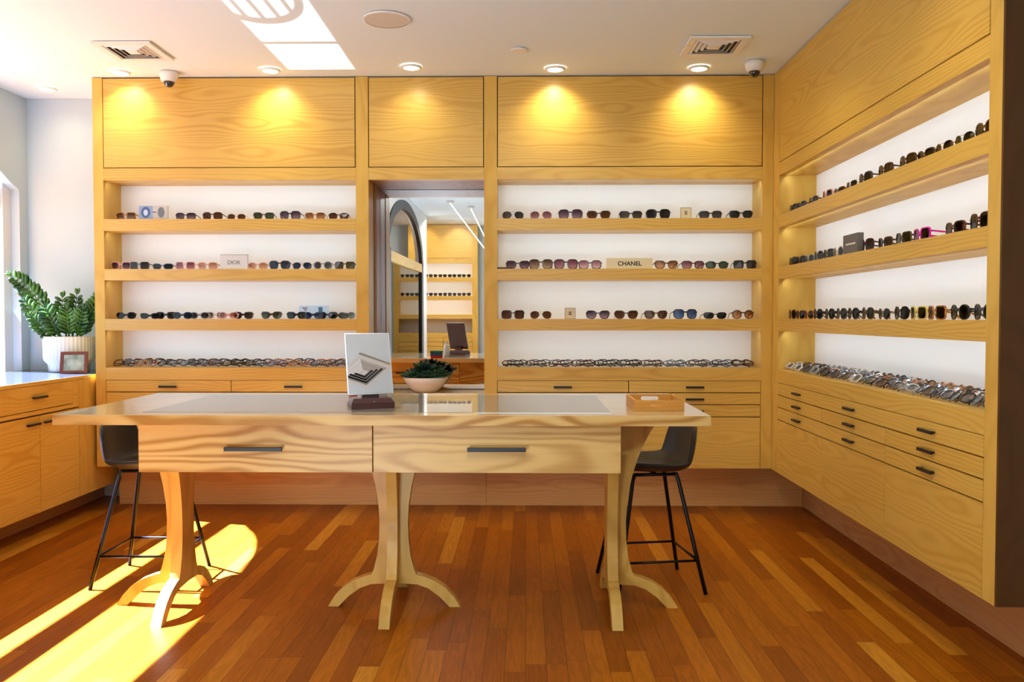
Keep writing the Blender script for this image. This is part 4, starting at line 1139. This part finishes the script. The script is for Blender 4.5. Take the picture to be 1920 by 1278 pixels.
# low sun thrown up on to the ceiling by polished glass near the entrance: the arched grille's pattern
l = bpy.data.lights.new('sun_patch_spot', 'SPOT'); l.energy = 1100; l.color = (0.95, 1.0, 1.04); l.spot_size = math.radians(60); l.spot_blend = 0.1; l.shadow_soft_size = 0.004
LP = Vector((-1.265, 0.9, 0.2))
o = bpy.data.objects.new('sun_patch_spot', l); COL.objects.link(o); o.location = LP
o.rotation_euler = (Vector((-1.265, 4.6, ZT))-LP).to_track_quat('-Z', 'Y').to_euler()
l.use_nodes = True
nt = l.node_tree; em = nt.nodes['Emission']
ge = nt.nodes.new('ShaderNodeNewGeometry'); sp = nt.nodes.new('ShaderNodeSeparateXYZ'); nt.links.new(ge.outputs['Incoming'], sp.inputs[0])
mn = lambda op, a, b=None, c=None: math_node(nt, op, a, b, c)
GX = mn('MULTIPLY_ADD', mn('DIVIDE', sp.outputs[0], sp.outputs[2]), ZT-LP.z, LP.x)
GY = mn('MULTIPLY_ADD', mn('DIVIDE', sp.outputs[1], sp.outputs[2]), ZT-LP.z, LP.y)
def edge(v, t, soft=0.012):   # 0 below t, 1 above
    return mn('MINIMUM', mn('MAXIMUM', mn('MULTIPLY_ADD', mn('SUBTRACT', v, t), 1/soft, 0.5), 0.0), 1.0)
inv = lambda v: mn('SUBTRACT', 1.0, v)
msk = mn('MULTIPLY', mn('MULTIPLY', edge(GX, -1.47), inv(edge(GX, -1.055))), mn('MULTIPLY', edge(GY, 3.4), inv(edge(GY, 5.23))))
msk = mn('MULTIPLY', msk, inv(mn('MULTIPLY', edge(GY, 4.70), inv(edge(GY, 4.74)))))
def ell(a, b):
    dx = mn('DIVIDE', mn('SUBTRACT', GX, -1.33), a); dy = mn('DIVIDE', mn('SUBTRACT', GY, 4.05), b)
    return edge(mn('ADD', mn('MULTIPLY', dx, dx), mn('MULTIPLY', dy, dy)), 1.0, 0.08)
outer, inner = ell(0.25, 0.37), ell(0.205, 0.28)
stp = edge(mn('ABSOLUTE', mn('SUBTRACT', mn('FRACT', mn('MULTIPLY_ADD', GX, 1/0.083, 20.2)), 0.5)), 0.34, 0.12)
fan = mn('MULTIPLY', inv(inner), inv(stp))
msk = mn('MULTIPLY', msk, mn('MINIMUM', mn('ADD', outer, mn('MULTIPLY', fan, 0.85)), 1.0))
nt.links.new(msk, em.inputs['Strength'])

w = bpy.data.worlds.new('sky'); SC.world = w; w.use_nodes = True
bg = w.node_tree.nodes['Background']; bg.inputs[0].default_value = (0.93, 0.97, 1.0, 1); bg.inputs[1].default_value = 0.6

# ------------------------------------------------------------------ camera
cam = bpy.data.cameras.new('camera'); cam.sensor_width = 36.0; cam.lens = F/1920*36.0; cam.clip_start = 0.02
co = bpy.data.objects.new('camera', cam); COL.objects.link(co)
co.location = (0, 0, HC); co.rotation_euler = (PI/2-0.02777, 0, 0.01643)
SC.camera = co
vs = SC.view_settings
vs.view_transform = 'Standard'; vs.look = 'None'; vs.gamma = 1.0; vs.exposure = 0.26; vs.use_curve_mapping = False
SC.cycles.use_denoising = True
SC.cycles.max_bounces = 10; SC.cycles.diffuse_bounces = 5; SC.cycles.glossy_bounces = 5; SC.cycles.transparent_max_bounces = 24
SC.cycles.caustics_reflective = False; SC.cycles.caustics_refractive = False
SC.cycles.sample_clamp_indirect = 6.0
